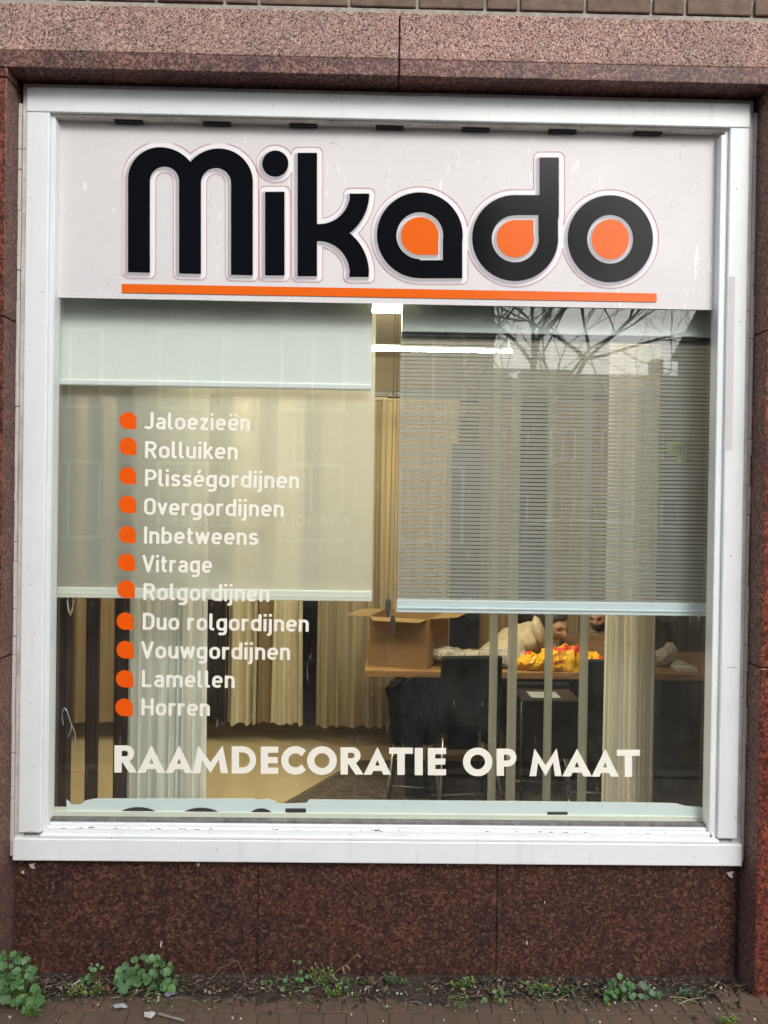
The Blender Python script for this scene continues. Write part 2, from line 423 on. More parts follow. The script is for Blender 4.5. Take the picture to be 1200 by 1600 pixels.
def litter():
    """dry bits of leaves and bark strewn along the foot of the wall"""
    random.seed(11); mats = [mat('dry_bit_brown', (.10, .06, .04), .9), mat('dry_bit_dark', (.022, .014, .011), .9), mat('dry_bit_pale', (.28, .22, .16), .9), mat('dry_bit_grey', (.14, .11, .085), .9)]
    bm = BM()
    for i in range(5600):
        x = random.uniform(-1.5, 1.45); t = abs(random.gauss(0, .62))
        y = -.0-.10*t
        if y < -.21 or mnoise.noise(Vector((x*4, y*9, 7))) < -.28: continue
        if y < -.1 and random.random() < .6: continue
        s = random.uniform(.0025, .010)*(1.5 if random.random() < .07 else 1); a = random.uniform(0, 6.3); tilt = random.uniform(-.7, .7)
        asp = random.uniform(.2, .6); z = ZG+.012*(1-min(1, t))+random.uniform(-.002, .007)
        M = Matrix.Translation((x, y, z)) @ Matrix.Rotation(a, 4, 'Z') @ Matrix.Rotation(tilt, 4, 'X') @ Matrix.Rotation(random.uniform(-.5, .5), 4, 'Y')
        P = [(-s, 0, 0), (-s*.4, -s*asp, s*.15), (s*.5, -s*asp*.8, .1*s), (s, 0, s*.3), (s*.4, s*asp, 0), (-s*.5, s*asp*.7, s*.2)]
        f = bm.faces.new([bm.verts.new(M @ Vector(p)) for p in P]); f.material_index = random.choice((0, 0, 0, 1, 1, 1, 1, 1, 3, 3, 2) if random.random() < .8 else (0, 1))
    for i in range(130):
        x = random.uniform(-1.45, 1.4); y = random.uniform(-.12, -.005); a = random.uniform(-.5, .5); l = random.uniform(.015, .05)
        z = ZG+.008
        d = Vector((math.cos(a), math.sin(a)*.6, random.uniform(-.05, .35)))*l
        n0 = len(bm.faces); tube(bm, [(x, y, z), Vector((x, y, z))+d*.5+Vector((0, 0, .003)), Vector((x, y, z))+d], .0008, 4)
        bm.faces.ensure_lookup_table()
        mi = random.choice((2, 3, 0))
        for f in bm.faces[n0:]: f.material_index = mi
    tag(obj('leaf_litter', bm, mats), 'dry leaf crumbs and twigs strewn along the foot of the granite wall', 'litter', kind='stuff')
litter()

# ================================================================== building front
XJ = 1.222; YF = -.08
bld = thing('shop_building', 'granite clad shop front with white framed display window and brick above', 'building', (0, 0, ZG))
def brick_course():
    bm = BM(); random.seed(5)
    z = 3.112
    for r in range(9):
        x = -3.0+[0, .1225][r % 2]
        # joints of the lowest course follow the photograph's rhythm: stretcher, header, stretcher, stretcher, header
        if r == 0:
            xs = [-1.86, -1.64, -1.53, -1.31, -1.09, -.98, -.76, -.54, -.43, -.215, .080, .300, .408, .624, .840, .950, 1.170, 1.39, 1.5, 1.72, 1.94]
            xs[9] = -.140
        else:
            xs = []; k = 0
            while x < 3: xs.append(x); x += (.22, .11)[k % 2]; k += 1
        for a, b in zip(xs[:-1], xs[1:]):
            box(bm, a+.0055, b-.0055, -.064+random.uniform(-.002, .002), -.01, z, z+.052, .004, 2)
        z += .062
    return bm
p = obj('brickwork', brick_course(), M_BRICK, bld)
bm = BM(); box(bm, -3, 3, -.052, -.012, 3.086, 3.68); obj('mortar_bed', bm, M_MORT, bld)
bm = BM(); box(bm, -3, 3, -.058, -.0521, 3.086, 3.110, .003); obj('mortar_joint', bm, M_MORT, bld)
bm = BM(); box(bm, -6, 6, -.05, .25, 3.68, 7.5); obj('upper_wall', bm, M_BRICK, bld)
for x0, x1 in ((-3.0, .020), (.0245, 3.0)):
    bm = BM(); box(bm, x0, x1, -.074, .02, 2.938, 3.088, .004, 2); obj('lintel_block', bm, G_ROUGH, bld)
    bm = BM(); box(bm, x0, x1, -.081, .10, 2.880, 2.934, .003, 2); obj('soffit_slab', bm, G_BAND, bld)
bm = BM(); box(bm, -3, 3, -.055, .10, 2.934, 2.938); box(bm, .018, .027, -.055, .09, 2.885, 3.08); obj('joint_filler', bm, mat('dark_joint', (.05, .042, .035), .9), bld)
for s in (-1, 1):
    for z0, z1 in ((ZG-.02, .996), (.999, 2.088), (2.091, 2.846), (2.849, 2.8795)):
        bm = BM()
        xa, xb = (XJ, 1.62) if s > 0 else (-1.62, -XJ)
        box(bm, xa, xb, YF, .12, z0, z1, .004, 2)
        for f in bm.faces:
            c = f.calc_center_median(); n = f.normal
            f.material_index = 0
        bm.normal_update()
        for f in bm.faces:
            if abs(f.normal.x) > .6: f.material_index = 1
        obj('jamb_block', bm, [G_JAMB, G_SIDE], bld)
mjc = mat('black_joint', (.02, .017, .015), .9)
for s in (-1, 1):
    bm = BM(); box(bm, min(s*1.23, s*1.6), max(s*1.23, s*1.6), YF+.004, .11, ZG, 2.87); obj('jamb_core', bm, mjc, bld)
xp0, xp1 = ax(403, 1430, .02), ax(776, 1430, .02)
for a, b in ((-1.212, xp0-.001), (xp0+.001, xp1-.001), (xp1+.001, 1.205)):
    bm = BM(); box(bm, a, b, .02, .07, ZG-.03, .335, .0012, 1); obj('plinth_slab', bm, G_PLIN, bld)
bm = BM(); box(bm, -1.222, 1.222, .03, .11, ZG-.03, .34); obj('plinth_core', bm, mat('plinth_joint', (.055, .04, .035), .9), bld)
# side mass of the building beyond the jambs and the shop room itself
for a_, b_ in ((-6, -1.62), (1.62, 6)):
    bm = BM(); box(bm, a_, b_, -.06, .25, ZG, 3.086); obj('side_wall', bm, M_BRICK, bld)
ZF = -.40; ZC = 2.62
M_WALL = noisy('beige_room_wall', (.24, .20, .135), (.29, .24, .16), 2, .9)
bm = BM(); box(bm, -3.2, 3.6, 4.75, 4.9, ZF, ZC+.301); box(bm, -3.35, -3.2, .25, 4.9, ZF, ZC+.301); box(bm, 3.6, 3.75, .25, 4.9, ZF, ZC+.301)
box(bm, -3.35, 3.75, .11, .13, ZF, .30); box(bm, -3.35, -1.25, .13, .25, ZF, ZC+.301); box(bm, 1.25, 3.75, .13, .25, ZF, ZC+.301); box(bm, -1.25, 1.25, .13, .25, 2.84, ZC+.3)
obj('room_wall', bm, M_WALL, bld)
bm = BM(); box(bm, -3.35, 3.75, .14, 4.9, ZF-.1, ZF)
fm = noisy('polished_beige_floor', (.46, .37, .22), (.51, .42, .26), 1.5, .2); tag(obj('floor', bm, fm), kind='structure')
bm = BM(); box(bm, -3.35, 3.75, .12, 4.9, ZC+.301, ZC+.4); tag(obj('ceiling', bm, mat('ceiling_board', (.55, .5, .4), .9)), kind='structure')

# ================================================================== the window
win = thing('display_window', 'large white painted shop window with glass pane, set in red granite', 'window', (0, 0, .32))
X0, X1, Z0, Z1 = -1.21, 1.21, .32, 2.875
xl, xr = ax(76, 740, -.006), ax(1137-8, 740, -.006); zt = az(620, 183, -.006)
xl, xr = -1.118, 1.128
zt = az(600, 186.5, -.006); zb = .405
bm = BM(); r_ = .016
box(bm, X0, X0+.03, .004, .09, Z0+.01, Z1-.0, .003); box(bm, X1-.03, X1, .004, .09, Z0+.01, Z1, .003); box(bm, X0+.03, X1-.03, .004, .09, Z1-.03, Z1, .002)
obj('outer_rim', bm, M_GRIME, win)
bm = BM(); box(bm, X0+r_, X1-r_, -.006, .08, zt, Z1-r_, .0035, 3); obj('head_rail', bm, M_PAINT, win)
bm = BM(); box(bm, X0+r_, xl, -.005, .08, zb+.004, zt-.0008, .0045, 3); obj('side_post', bm, M_PAINT, win)
bm = BM(); box(bm, xr, X1-r_, -.005, .08, zb+.004, zt-.0008, .0045, 3); obj('side_post', bm, M_PAINT, win)
bm = BM(); box(bm, X0+.002, X1-.001, -.012, .078, Z0, zb-.012, .004, 3)
prism_pts = None
obj('sill', bm, M_PAINT, win)
bm = BM(); box(bm, xl-.004, xr+.004, -.0095, .078, zb-.012, zb+.001, .004, 3); obj('sill_lip', bm, M_PAINT, win)
# glazing beads: stepped mouldings round the pane
GY = .046
gl, gr = ax(89, 740, GY), ax(1109, 740, GY); gt, gb = az(600, 201.5, GY), az(600, 1281, GY)
for a, b in ((xl, gl), (gr, xr)):
    bm = BM(); m_ = (a+b)/2
    if a == xl: box(bm, a, a+.012, .009, .06, zb, zt, .002); box(bm, a+.012, b, .004, .06, zb, zt-.02, .004, 3)
    else: box(bm, b-.012, b, .009, .06, zb, zt, .002); box(bm, a, b-.012, .004, .06, zb, zt-.02, .004, 3)
    obj('glazing_bead', bm, M_PAINT, win)
bm = BM(); box(bm, xl, xr, .024, .06, gt+.012, zt, .001); box(bm, xl+.006, xr-.006, .004, .06, gt, gt+.0135, .003, 2); obj('glazing_bead', bm, M_GRIME, win)
bm = BM(); box(bm, xl+.012, xr-.012, .004, .06, zb, zb+.020, .005, 3); box(bm, gl, gr, .018, .06, zb+.02, gb-.008, .003, 2); obj('glazing_bead', bm, M_PAINT, win)
bm = BM(); box(bm, gl, gr, .028, .05, gb-.008, gb+.002); obj('gasket', bm, M_GASK, win)
for i, x in enumerate((200, 338, 474, 609, 744, 880, 1014)):
    p = at(x, 188, .02)
    bm = BM(); box(bm, p.x-.046, p.x+.046, .0215, .05, zt-.0125, zt-.001); obj('vent_slot', bm, M_DARK, win)
bm = BM(); box(bm, gl-.004, gr+.004, GY, GY+.006, gb-.004, gt+.004); obj('glass_pane', bm, M_GLASS, win)
# inner window board and inner frame
izb = az(600, 1270, .075)
bm = BM(); box(bm, -1.21, 1.21, .066, .105, .36, izb, .002); obj('inner_sill', bm, mat('cream_paint', (.86, .85, .76), .5), win)
bm = BM(); box(bm, -1.24, -1.15, .081, .12, .36, 2.84); box(bm, 1.16, 1.24, .081, .12, .36, 2.84); obj('inner_frame', bm, mat('inner_cream', (.5, .49, .45), .6), win)
# white tape strip on the right post, cracks and small chips of paint
p0, p1 = at(1140, 432, -.006), at(1150, 703, -.006)
bm = BM(); box(bm, p0.x, p0.x+.019, -.0064, -.0052, p1.z, p0.z); obj('tape_strip', bm, mat('old_tape', (.62, .60, .58), .6), win)
bm = BM(); tube(bm, [at(1136+i*1.6, 1044-1.2*math.sin(i*.28), -.0055) for i in range(11)], .0007, 4)
tube(bm, [at(24+i*3.2, 1301+2.2*math.sin(i*.6), -.0052) for i in range(13)], .0006, 4)
tube(bm, [at(1112+i*4.2, 1312+1.0*math.sin(i*.6), -.0052) for i in range(11)], .0005, 4)
obj('paint_crack', bm, mat('dark_crack', (.12, .11, .10), .9), win)
bm = BM(); random.seed(8)
for i in range(30):
    x = random.choice((random.uniform(76, 1110), random.uniform(100, 500), random.uniform(560, 1060)))
    p = at(x, 1293+(x-76)*.0095+random.uniform(-1.2, 1.2), .0035)
    l = random.uniform(.002, .010)
    box(bm, p.x-l, p.x+l, .0028, .006, p.z-.0006, p.z+.0006)
for i in range(26):
    if i % 2: p = at(random.uniform(90, 1120), random.uniform(140, 168), -.0065)
    else: p = at(random.choice((random.uniform(44, 72), random.uniform(1138, 1160))), random.uniform(200, 1290), -.0065)
    s = random.uniform(.0008, .0018); box(bm, p.x-s, p.x+s, -.0066, -.004, p.z-s, p.z+s)
for i in range(12):
    p = at(random.uniform(100, 1100), 185+random.uniform(-1, 1), .01); p = at(random.uniform(95, 1115), 0, .01) if False else p
    s = .0016; x = random.uniform(95, 1115); p = at(x, 186.5+(x-95)*.0157, .0095); box(bm, p.x-s, p.x+s, .0085, .012, p.z-s, p.z+s)
obj('paint_chip', bm, mat('chip_grey', (.20, .19, .17), .9), win)
# flaking caulk between frame and granite
def caulk(s):
    bm = BM(); random.seed(4+s); z = .33
    while z < 2.80:
        h = random.uniform(.02, .12)
        if random.random() < .985: box(bm, s*1.216-.0055, s*1.216+.0035+random.uniform(0, .0025), -.001+random.uniform(0, .004), .02, z, z+h, .0012)
        z += h+random.uniform(-.001, .003)
    return bm
for s in (-1, 1): obj('caulking', caulk(s), mat('chalky_caulk', (.58, .55, .52), .8), win)
for (px, py, s) in ((51, 1352, 1), (36, 1362, .5), (1140, 1366, 1.1), (310, 1350, .6)):
    bm = BM(); c = at(px, py, .018); k = .010*s
    prism(bm, [(c.x-k, c.z+k*.5), (c.x-k*.3, c.z-k*.6), (c.x+k*.9, c.z-k*.9), (c.x+k*.4, c.z+k*.1), (c.x+k*1.1, c.z+k), (c.x+k*.1, c.z+k*.7)], .012, .0185)
    tag(obj('paint_flake', bm, mat('flake_grey', (.5, .48, .45), .8)), {51: 'larger grey flake of old filler under the left end of the sill', 36: 'tiny grey flake beside the left granite jamb under the sill', 1140: 'pointed white flake under the right end of the sill', 310: 'thin grey flake hanging under the sill between left end and middle'}[px], 'flake')

# ================================================================== sign
SY = .040
sgn = thing('shop_sign', 'white sign panel with black lowercase Mikado lettering and orange stripe', 'sign', (0, SY, az(600, 475, SY)))
szb = az(600, 474.5, SY); szt = gt+.004
bm = BM(); box(bm, gl-.003, gr+.003, SY, GY-.001, szb, szt); obj('panel', bm, M_PANEL, sgn)
def arcy(X, Y, cx, cy, r): return np.hypot(X-cx, Y-cy)-r
def f_m(X, Y):
    bot = Y-(425.5+(X-217)*.0265)
    top = np.where(X < 297.5, np.where(X < 250, np.where(Y < 280, arcy(X, Y, 250, 280, 50), 200-X), arcy(X, np.minimum(Y, 290.5), 250, 290.5, 60.5)),
                   np.where(X > 342, np.where(Y < 284, circ(X, Y, 342, 284.5, 53, 52.5), X-395), arcy(X, np.minimum(Y, 289.6), 342, 289.6, 57.6)))
    s1 = np.where(Y < 283, arcy(X, Y, 257, 283, 22.8), np.abs(X-257)-22.8)
    s2 = np.where(Y < 286, arcy(X, Y, 337.5, 286, 23.5), np.abs(X-337.5)-23.5)
    return I(top, bot, -s1, -s2)
def f_i(X, Y): return U(sbox(X, Y, 414.2, 299.6, 444.6, 430.3), circ(X, Y, 430.2, 255.6, 20.4))
def f_k(X, Y):
    stem = sbox(X, Y, 465, 238.8, 495.3, 431.5)
    r1 = np.hypot(X-499, Y-302); r2 = np.hypot(X-496.5, Y-426.5)
    up = I(48-r1, r1-78, 302.5-Y, Y-363, 490-X)
    lo = I(50-r2, r2-80, 363-Y, np.minimum(Y-432.5, 1e3), 490-X)
    up2 = I(np.abs(X-561.5)-15.3, 302.5-Y, Y-306); lo2 = I(np.abs(X-561)-15.2, 426-Y, Y-432.7)
    lo = I(lo, Y-427)
    return U(stem, up, np.where(Y > 362.9, lo, 1e3), up2, lo2)
def f_a_out(X, Y): return U(circ(X, Y, 656, 367.5, 67), sbox(X, Y, 656, 367.5, 722.3, 434.8), I(np.abs(X-690)-32.3, -(Y-367), Y-380))
def f_a_in(X, Y): return U(circ(X, Y, 656, 368, 36.5), sbox(X, Y, 656, 368, 692, 406.5))
def f_a_or(X, Y): return U(circ(X, Y, 656, 368.5, 29.4), sbox(X, Y, 656, 368, 684.8, 398.3))
def f_a(X, Y): return I(f_a_out(X, Y), -f_a_in(X, Y))
def f_d_out(X, Y): return U(circ(X, Y, 805, 371.8, 67.2), sbox(X, Y, 805, 304.8, 872, 372), sbox(X, Y, 843, 246, 873.2, 340))
def f_d_in(X, Y): return U(circ(X, Y, 805, 373, 36.6), sbox(X, Y, 805, 336, 841.2, 373))
def f_d_or(X, Y): return U(circ(X, Y, 805.3, 373, 29.4), sbox(X, Y, 805, 343.6, 833.6, 373))
def f_d(X, Y): return I(f_d_out(X, Y), -f_d_in(X, Y))
def f_o_out(X, Y): return circ(X, Y, 953.6, 373, 66.6, 68)
def f_o_in(X, Y): return circ(X, Y, 953.4, 373.8, 35.8, 38)
def f_o_or(X, Y): return circ(X, Y, 953.8, 373.8, 29.2, 31.2)
def f_o(X, Y): return I(f_o_out(X, Y), -f_o_in(X, Y))
letters = ((f_m, (196, 226, 399, 434)), (f_i, (406, 230, 456, 436)), (f_k, (460, 234, 582, 438)), (f_a, (584, 296, 727, 440)), (f_d, (733, 242, 878, 444)), (f_o, (882, 300, 1025, 446)))
ALL = lambda X, Y: U(f_m(X, Y), f_i(X, Y), f_k(X, Y), f_a_out(X, Y), f_d_out(X, Y), f_o_out(X, Y))
SOL = lambda X, Y: U(f_m(X, Y), f_i(X, Y), f_k(X, Y), f_a(X, Y), f_d(X, Y), f_o(X, Y), f_a_or(X, Y), f_d_or(X, Y), f_o_or(X, Y))
# exact distance fields on a grid, by distance to the sampled outline
_cache = {}
def field(F, key, bb=(184, 222, 1032, 452), st=.8):
    if key in _cache: return _cache[key]
    xs = np.arange(bb[0], bb[2], st); ys = np.arange(bb[1], bb[3], st); X, Y = np.meshgrid(xs, ys); V = F(X, Y)
    pts = []
    h = (V[:, :-1] < 0) != (V[:, 1:] < 0); t = V[:, :-1]/(V[:, :-1]-V[:, 1:]+1e-12)
    jj, ii = np.nonzero(h); pts.append(np.stack([xs[ii]+t[jj, ii]*st, ys[jj]], 1))
    h = (V[:-1] < 0) != (V[1:] < 0); t = V[:-1]/(V[:-1]-V[1:]+1e-12)
    jj, ii = np.nonzero(h); pts.append(np.stack([xs[ii], ys[jj]+t[jj, ii]*st], 1))
    pts = np.concatenate(pts); D = np.full(X.shape, 40.)
    R = int(12/st)
    for (x, y) in pts:
        i = int((x-bb[0])/st); j = int((y-bb[1])/st)
        a, b, c, d = max(0, j-R), j+R+1, max(0, i-R), i+R+1
        s = np.hypot(X[a:b, c:d]-x, Y[a:b, c:d]-y); np.minimum(D[a:b, c:d], s, out=D[a:b, c:d])
    D = np.where(V < 0, -D, D)
    def g(Xq, Yq):
        u = np.clip((Xq-bb[0])/st, 0, len(xs)-1.001); v = np.clip((Yq-bb[1])/st, 0, len(ys)-1.001)
        i = u.astype(int); j = v.astype(int); fu = u-i; fv = v-j
        return (D[j, i]*(1-fu)+D[j, i+1]*fu)*(1-fv)+(D[j+1, i]*(1-fu)+D[j+1, i+1]*fu)*fv
    _cache[key] = g; return g
gAll = field(ALL, 'all'); gSol = field(SOL, 'sol')
BBL = (188, 224, 1030, 450)
flat('print_halo', lambda X, Y: gAll(X, Y)-8.6, BBL, 1.2, SY-.0004, mat('halo_white', (.80, .775, .785), .5), sgn)
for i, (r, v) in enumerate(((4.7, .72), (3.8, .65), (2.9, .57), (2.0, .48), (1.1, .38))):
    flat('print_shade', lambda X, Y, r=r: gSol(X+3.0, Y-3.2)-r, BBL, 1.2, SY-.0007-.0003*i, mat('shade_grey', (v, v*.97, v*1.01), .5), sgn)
flat('cut_line', lambda X, Y: np.abs(gAll(X, Y)-9.0)-.42, BBL, .8, SY-.0022, M_REDLINE, sgn)
for f, bb in letters: flat('letter', f, bb, .8, SY-.0026, M_BLACK, sgn)
for f, bb in ((f_a_or, (624, 336, 690, 402)), (f_d_or, (773, 340, 838, 406)), (f_o_or, (922, 340, 986, 408))): flat('letter_dot', f, bb, .8, SY-.0026, M_ORANGE, sgn)
flat('stripe', lambda X, Y: spoly(X, Y, [(190, 443.5), (1026, 458.3), (1026, 472.0), (190, 457.2)]), (188, 440, 1028, 475), 1.6, SY-.0026, M_ORANGE, sgn)

# ================================================================== vinyl lettering on the glass
def arc(cx, cy, rx, ry, a0, a1, n=7):
    return [(cx+rx*math.cos(math.radians(a0+(a1-a0)*i/(n-1))), cy+ry*math.sin(math.radians(a0+(a1-a0)*i/(n-1)))) for i in range(n)]
h_ = .082
def rr(x0, y0, x1, y1, r):
    p = arc(x1-r, y1-r, r, r, 0, 90)+arc(x0+r, y1-r, r, r, 90, 180)+arc(x0+r, y0+r, r, r, 180, 270)+arc(x1-r, y0+r, r, r, 270, 360)
    return p+[p[0]]
o_ = lambda dx=0: rr(.085+dx, .082, .455+dx, .648, .178)
GL = {
 'o': (.54, [o_()]), 'i': (.17, [[(.085, 0), (.085, .73)], [(.085, .86), (.085, 1.02)]]),
 'l': (.27, [[(.085, 1), (.085, .19)]+arc(.19, .187, .105, .105, 180, 270)+[(.25, .082)]]),
 'n': (.51, [[(.085, 0), (.085, .73)], [(.085, .47)]+arc(.255, .478, .17, .17, 180, 0, 11)+[(.425, 0)]]),
 'u': (.51, [[(.425, 0), (.425, .73)], [(.085, .73)]+arc(.255, .252, .17, .17, 180, 360, 11)+[(.425, .3)]]),
 'm': (.82, [[(.085, 0), (.085, .73)], [(.085, .49)]+arc(.245, .488, .16, .16, 180, 0, 11)+[(.405, 0)], [(.405, .49)]+arc(.57, .488, .165, .16, 180, 0, 11)+[(.735, 0)]]),
 'e': (.54, [[(.085, .36), (.455, .36), (.455, .47)]+arc(.277, .47, .178, .178, 0, 180, 11)+[(.085, .26)]+arc(.263, .26, .178, .178, 180, 270, 6)+[(.33, .082), (.43, .15)]]),
 'a': (.52, [[(.10, .58)]+arc(.26, .50, .17, .148, 120, 0, 8)+[(.43, 0)], [(.43, .385), (.22, .385)]+arc(.22, .234, .135, .151, 90, 270, 9)+[(.30, .083), (.43, .16)]]),
 'd': (.54, [o_(), [(.455, 0), (.455, 1)]]), 'b': (.54, [o_(), [(.085, 0), (.085, 1)]]),
 'g': (.54, [o_(), [(.455, .73), (.455, -.04)]+arc(.31, -.04, .145, .15, 0, -90)+[(.20, -.19), (.12, -.15)]]),
 'j': (.19, [[(.095, .73), (.095, -.10)]+arc(.0, -.10, .095, .095, 0, -90)+[(-.04, -.195)], [(.095, .86), (.095, 1.02)]]),
 'r': (.37, [[(.085, 0), (.085, .73)], [(.085, .46)]+arc(.25, .478, .165, .17, 180, 90)+[(.35, .645)]]),
 's': (.47, [[(.41, .57), (.34, .64), (.24, .65), (.14, .62), (.09, .53), (.12, .43), (.20, .39), (.30, .365), (.38, .31), (.41, .22), (.37, .12), (.28, .082), (.17, .085), (.06, .155)]]),
 'z': (.46, [[(.04, .648), (.42, .648)], [(.36, .62), (.10, .11)], [(.05, .082), (.43, .082)]]),
 't': (.35, [[(.135, .93), (.135, .19)]+arc(.24, .187, .105, .105, 180, 270)+[(.32, .082)], [(.02, .655), (.31, .655)]]),
 'v': (.46, [[(.05, .73), (.23, .08), (.41, .73)]]), 'w': (.70, [[(.05, .73), (.20, .08), (.35, .66), (.50, .08), (.65, .73)]]),
 'k': (.48, [[(.085, 0), (.085, 1)], [(.10, .27), (.42, .73)], [(.21, .42), (.45, 0)]]),
 'J': (.50, [[(.40, 1), (.40, .25)]+arc(.23, .25, .17, .168, 0, -90)+[(.17, .082), (.04, .16)]]),
 'R': (.60, [[(.09, 0), (.09, 1)], [(.09, .918), (.31, .918)]+arc(.31, .70, .20, .218, 90, -90, 9)+[(.09, .482)], [(.31, .48), (.53, 0)]]),
 'P': (.58, [[(.09, 0), (.09, 1)], [(.09, .918), (.31, .918)]+arc(.31, .68, .20, .238, 90, -90, 9)+[(.09, .442)]]),
 'O': (.60, [rr(.09, .082, .51, .918, .2)]), 'I': (.18, [[(.09, 0), (.09, 1)]]),
 'V': (.60, [[(.05, 1), (.30, .06), (.55, 1)]]), 'D': (.60, [[(.09, 0), (.09, 1)], [(.09, .918), (.27, .918)]+arc(.28, .69, .235, .228, 90, 0)+arc(.28, .31, .235, .228, 0, -90)+[(.09, .082)]]),
 'L': (.52, [[(.09, 1), (.09, 0)], [(.09, .082), (.50, .082)]]), 'H': (.62, [[(.09, 0), (.09, 1)], [(.53, 0), (.53, 1)], [(.09, .5), (.53, .5)]]),
 'A': (.62, [[(.04, 0), (.31, .96), (.58, 0)], [(.12, .3), (.50, .3)]]), 'N': (.62, [[(.09, 0), (.09, 1)], [(.53, 0), (.53, 1)], [(.09, .95), (.53, .05)]]),
 'U': (.60, [[(.09, 1), (.09, .3)]+arc(.30, .30, .21, .218, 180, 360, 11)+[(.51, 1)]]), 'E': (.54, [[(.09, 0), (.09, 1)], [(.09, .918), (.52, .918)], [(.09, .5), (.47, .5)], [(.09, .082), (.52, .082)]]),
 'T': (.56, [[(.28, 0), (.28, 1)], [(.01, .918), (.55, .918)]]), 'K': (.60, [[(.09, 0), (.09, 1)], [(.10, .40), (.53, 1)], [(.25, .60), (.57, 0)]]), ' ': (.22, []),
}
GL['ë'] = (.54, GL['e'][1]+[[(.15, .86), (.15, 1.0)], [(.39, .86), (.39, 1.0)]])
GL['é'] = (.54, GL['e'][1]+[[(.22, .80), (.34, 1.0)]])
def strokes(text, gap=.085):
    x = 0; out = []
    for ch in text:
        wd, ps = GL[ch]
        for p in ps: out.append([(a+x, b) for a, b in p])
        x += wd+gap
    return out, x-gap
def f_text(segs, hw):
    A = []; J = []
    for p in segs:
        for a, b in zip(p[:-1], p[1:]): A.append((a, b))
        J += p[1:-1]
        if p[0] == p[-1]: J.append(p[0])
    def F(X, Y):
        d = np.full(X.shape, 9.)
        for (x0, y0), (x1, y1) in A:
            ln = math.hypot(x1-x0, y1-y0)
            if ln < 1e-9: continue
            m = (X > min(x0, x1)-.3) & (X < max(x0, x1)+.3)
            ux, uy = (x1-x0)/ln, (y1-y0)/ln
            px, py = X[m]-x0, Y[m]-y0; s = px*ux+py*uy; n = np.abs(-px*uy+py*ux)
            d[m] = np.minimum(d[m], np.maximum(n-hw, np.maximum(-s, s-ln)))
        for (x, y) in J:
            m = np.abs(X-x) < .3
            d[m] = np.minimum(d[m], np.hypot(X[m]-x, Y[m]-y)-hw)
        return d
    return F
def text_mesh(name, text, org, wdt, H, m, parent, step=.036, hw=.077, mirror=1, gap=.085):
    """org: world point of the left baseline end, wdt metres long, H cap height"""
    segs, tw = strokes(text, gap); F = f_text(segs, hw); sx = wdt/tw
    mp = lambda P: np.stack([org.x+mirror*P[:, 0]*sx, np.full(len(P), org.y), org.z+P[:, 1]*H], 1)
    o = flat(name, F, (-.08, -.3, tw+.08, 1.1), step, 0, m, parent, tomap=mp)
    if mirror > 0:
        o.data.flip_normals()
    return o
VY = GY-.0012
ROWS = [('Jaloezieën', 225, 391, 670.6, 200, 657, 13.4), ('Rolluiken', 226, 371.5, 715.6, 199.8, 697.2, 13.6), ('Plisségordijnen', 226, 467.5, 759.6, 199.5, 743.3, 13.4),
        ('Overgordijnen', 224.5, 443.5, 804.4, 199, 788, 13.7), ('Inbetweens', 224.5, 403, 849.2, 198.7, 835.2, 13.4), ('Vitrage', 222.5, 331.5, 893.8, 197.5, 878.5, 13.5),
        ('Rolgordijnen', 223.5, 421, 937.6, 197, 920.5, 13.8), ('Duo rolgordijnen', 222.5, 482.5, 984.0, 195.6, 970.5, 13.5), ('Vouwgordijnen', 220.5, 453.5, 1028.6, 195.6, 1015.2, 13.7),
        ('Lamellen', 221, 367, 1073.4, 194.7, 1060.5, 13.6), ('Horren', 220.5, 328, 1117.6, 194, 1105.2, 13.8)]
for t, xa, xb, yb, bx, by, br in ROWS:
    org = at(xa, yb, VY); wd = ax(xb, yb, VY)-org.x; H = az(xa, yb-26.6, VY)-org.z
    th = thing('vinyl_lettering', 'cream window lettering reading %s behind an orange drop bullet' % t, 'lettering', (org.x, VY, org.z), 'words with orange bullets listed on the glass')
    if ' ' in t:
        tw = strokes(t)[1]; a, b2 = t.split(' '); wa = strokes(a)[1]; wb = strokes(b2)[1]
        text_mesh('word', a, org, wd*wa/tw, H, M_VINYL, th)
        text_mesh('word', b2, org+Vector((wd*(1-wb/tw), 0, 0)), wd*wb/tw, H, M_VINYL, th)
    else: text_mesh('word', t, org, wd, H, M_VINYL, th)
    flat('bullet', lambda X, Y: U(circ(X, Y, bx, by, br), sbox(X, Y, bx, by, bx+br-.2, by+br)), (bx-15, by-15, bx+15, by+15), .8, VY, M_VINYLO, th)

# bold geometric capitals of the slogan (unit: cap height 1, y down from the top)
def ring(X, Y, cx, cy, R, r): return I(np.hypot(X-cx, Y-cy)-R, r-np.hypot(X-cx, Y-cy))
sw = .27
def letR(X, Y, w):
    R = .30
    bowl = U(sbox(X, Y, .05, 0, w*.52, 2*R), circ(X, Y, w*.52, R, R))
    hole = U(sbox(X, Y, .27, .20, w*.50, .40), circ(X, Y, w*.50, R, .10)); hole = I(hole, .27-X)
    leg = spoly(X, Y, [(w*.28, .52), (w*.62, .50), (w*1.02, 1.0), (w*.66, 1.0)])
    return U(sbox(X, Y, 0, 0, sw, 1), I(bowl, -hole), leg)
def letP(X, Y, w):
    R = .33; bowl = U(sbox(X, Y, .05, 0, w-R, 2*R), circ(X, Y, w-R, R, R)); hole = I(U(sbox(X, Y, .27, .22, w-R, .44), circ(X, Y, w-R, R, .11)), .27-X)
    return U(sbox(X, Y, 0, 0, sw, 1), I(bowl, -hole))
def letA(X, Y, w):
    out = spoly(X, Y, [(0, 1), (w/2, -.02), (w, 1), (w*.71, 1), (w*.655, .86), (w*.345, .86), (w*.29, 1)])
    hole = spoly(X, Y, [(w*.42, .665), (w*.5, .45), (w*.58, .665)])
    return I(out, -hole)
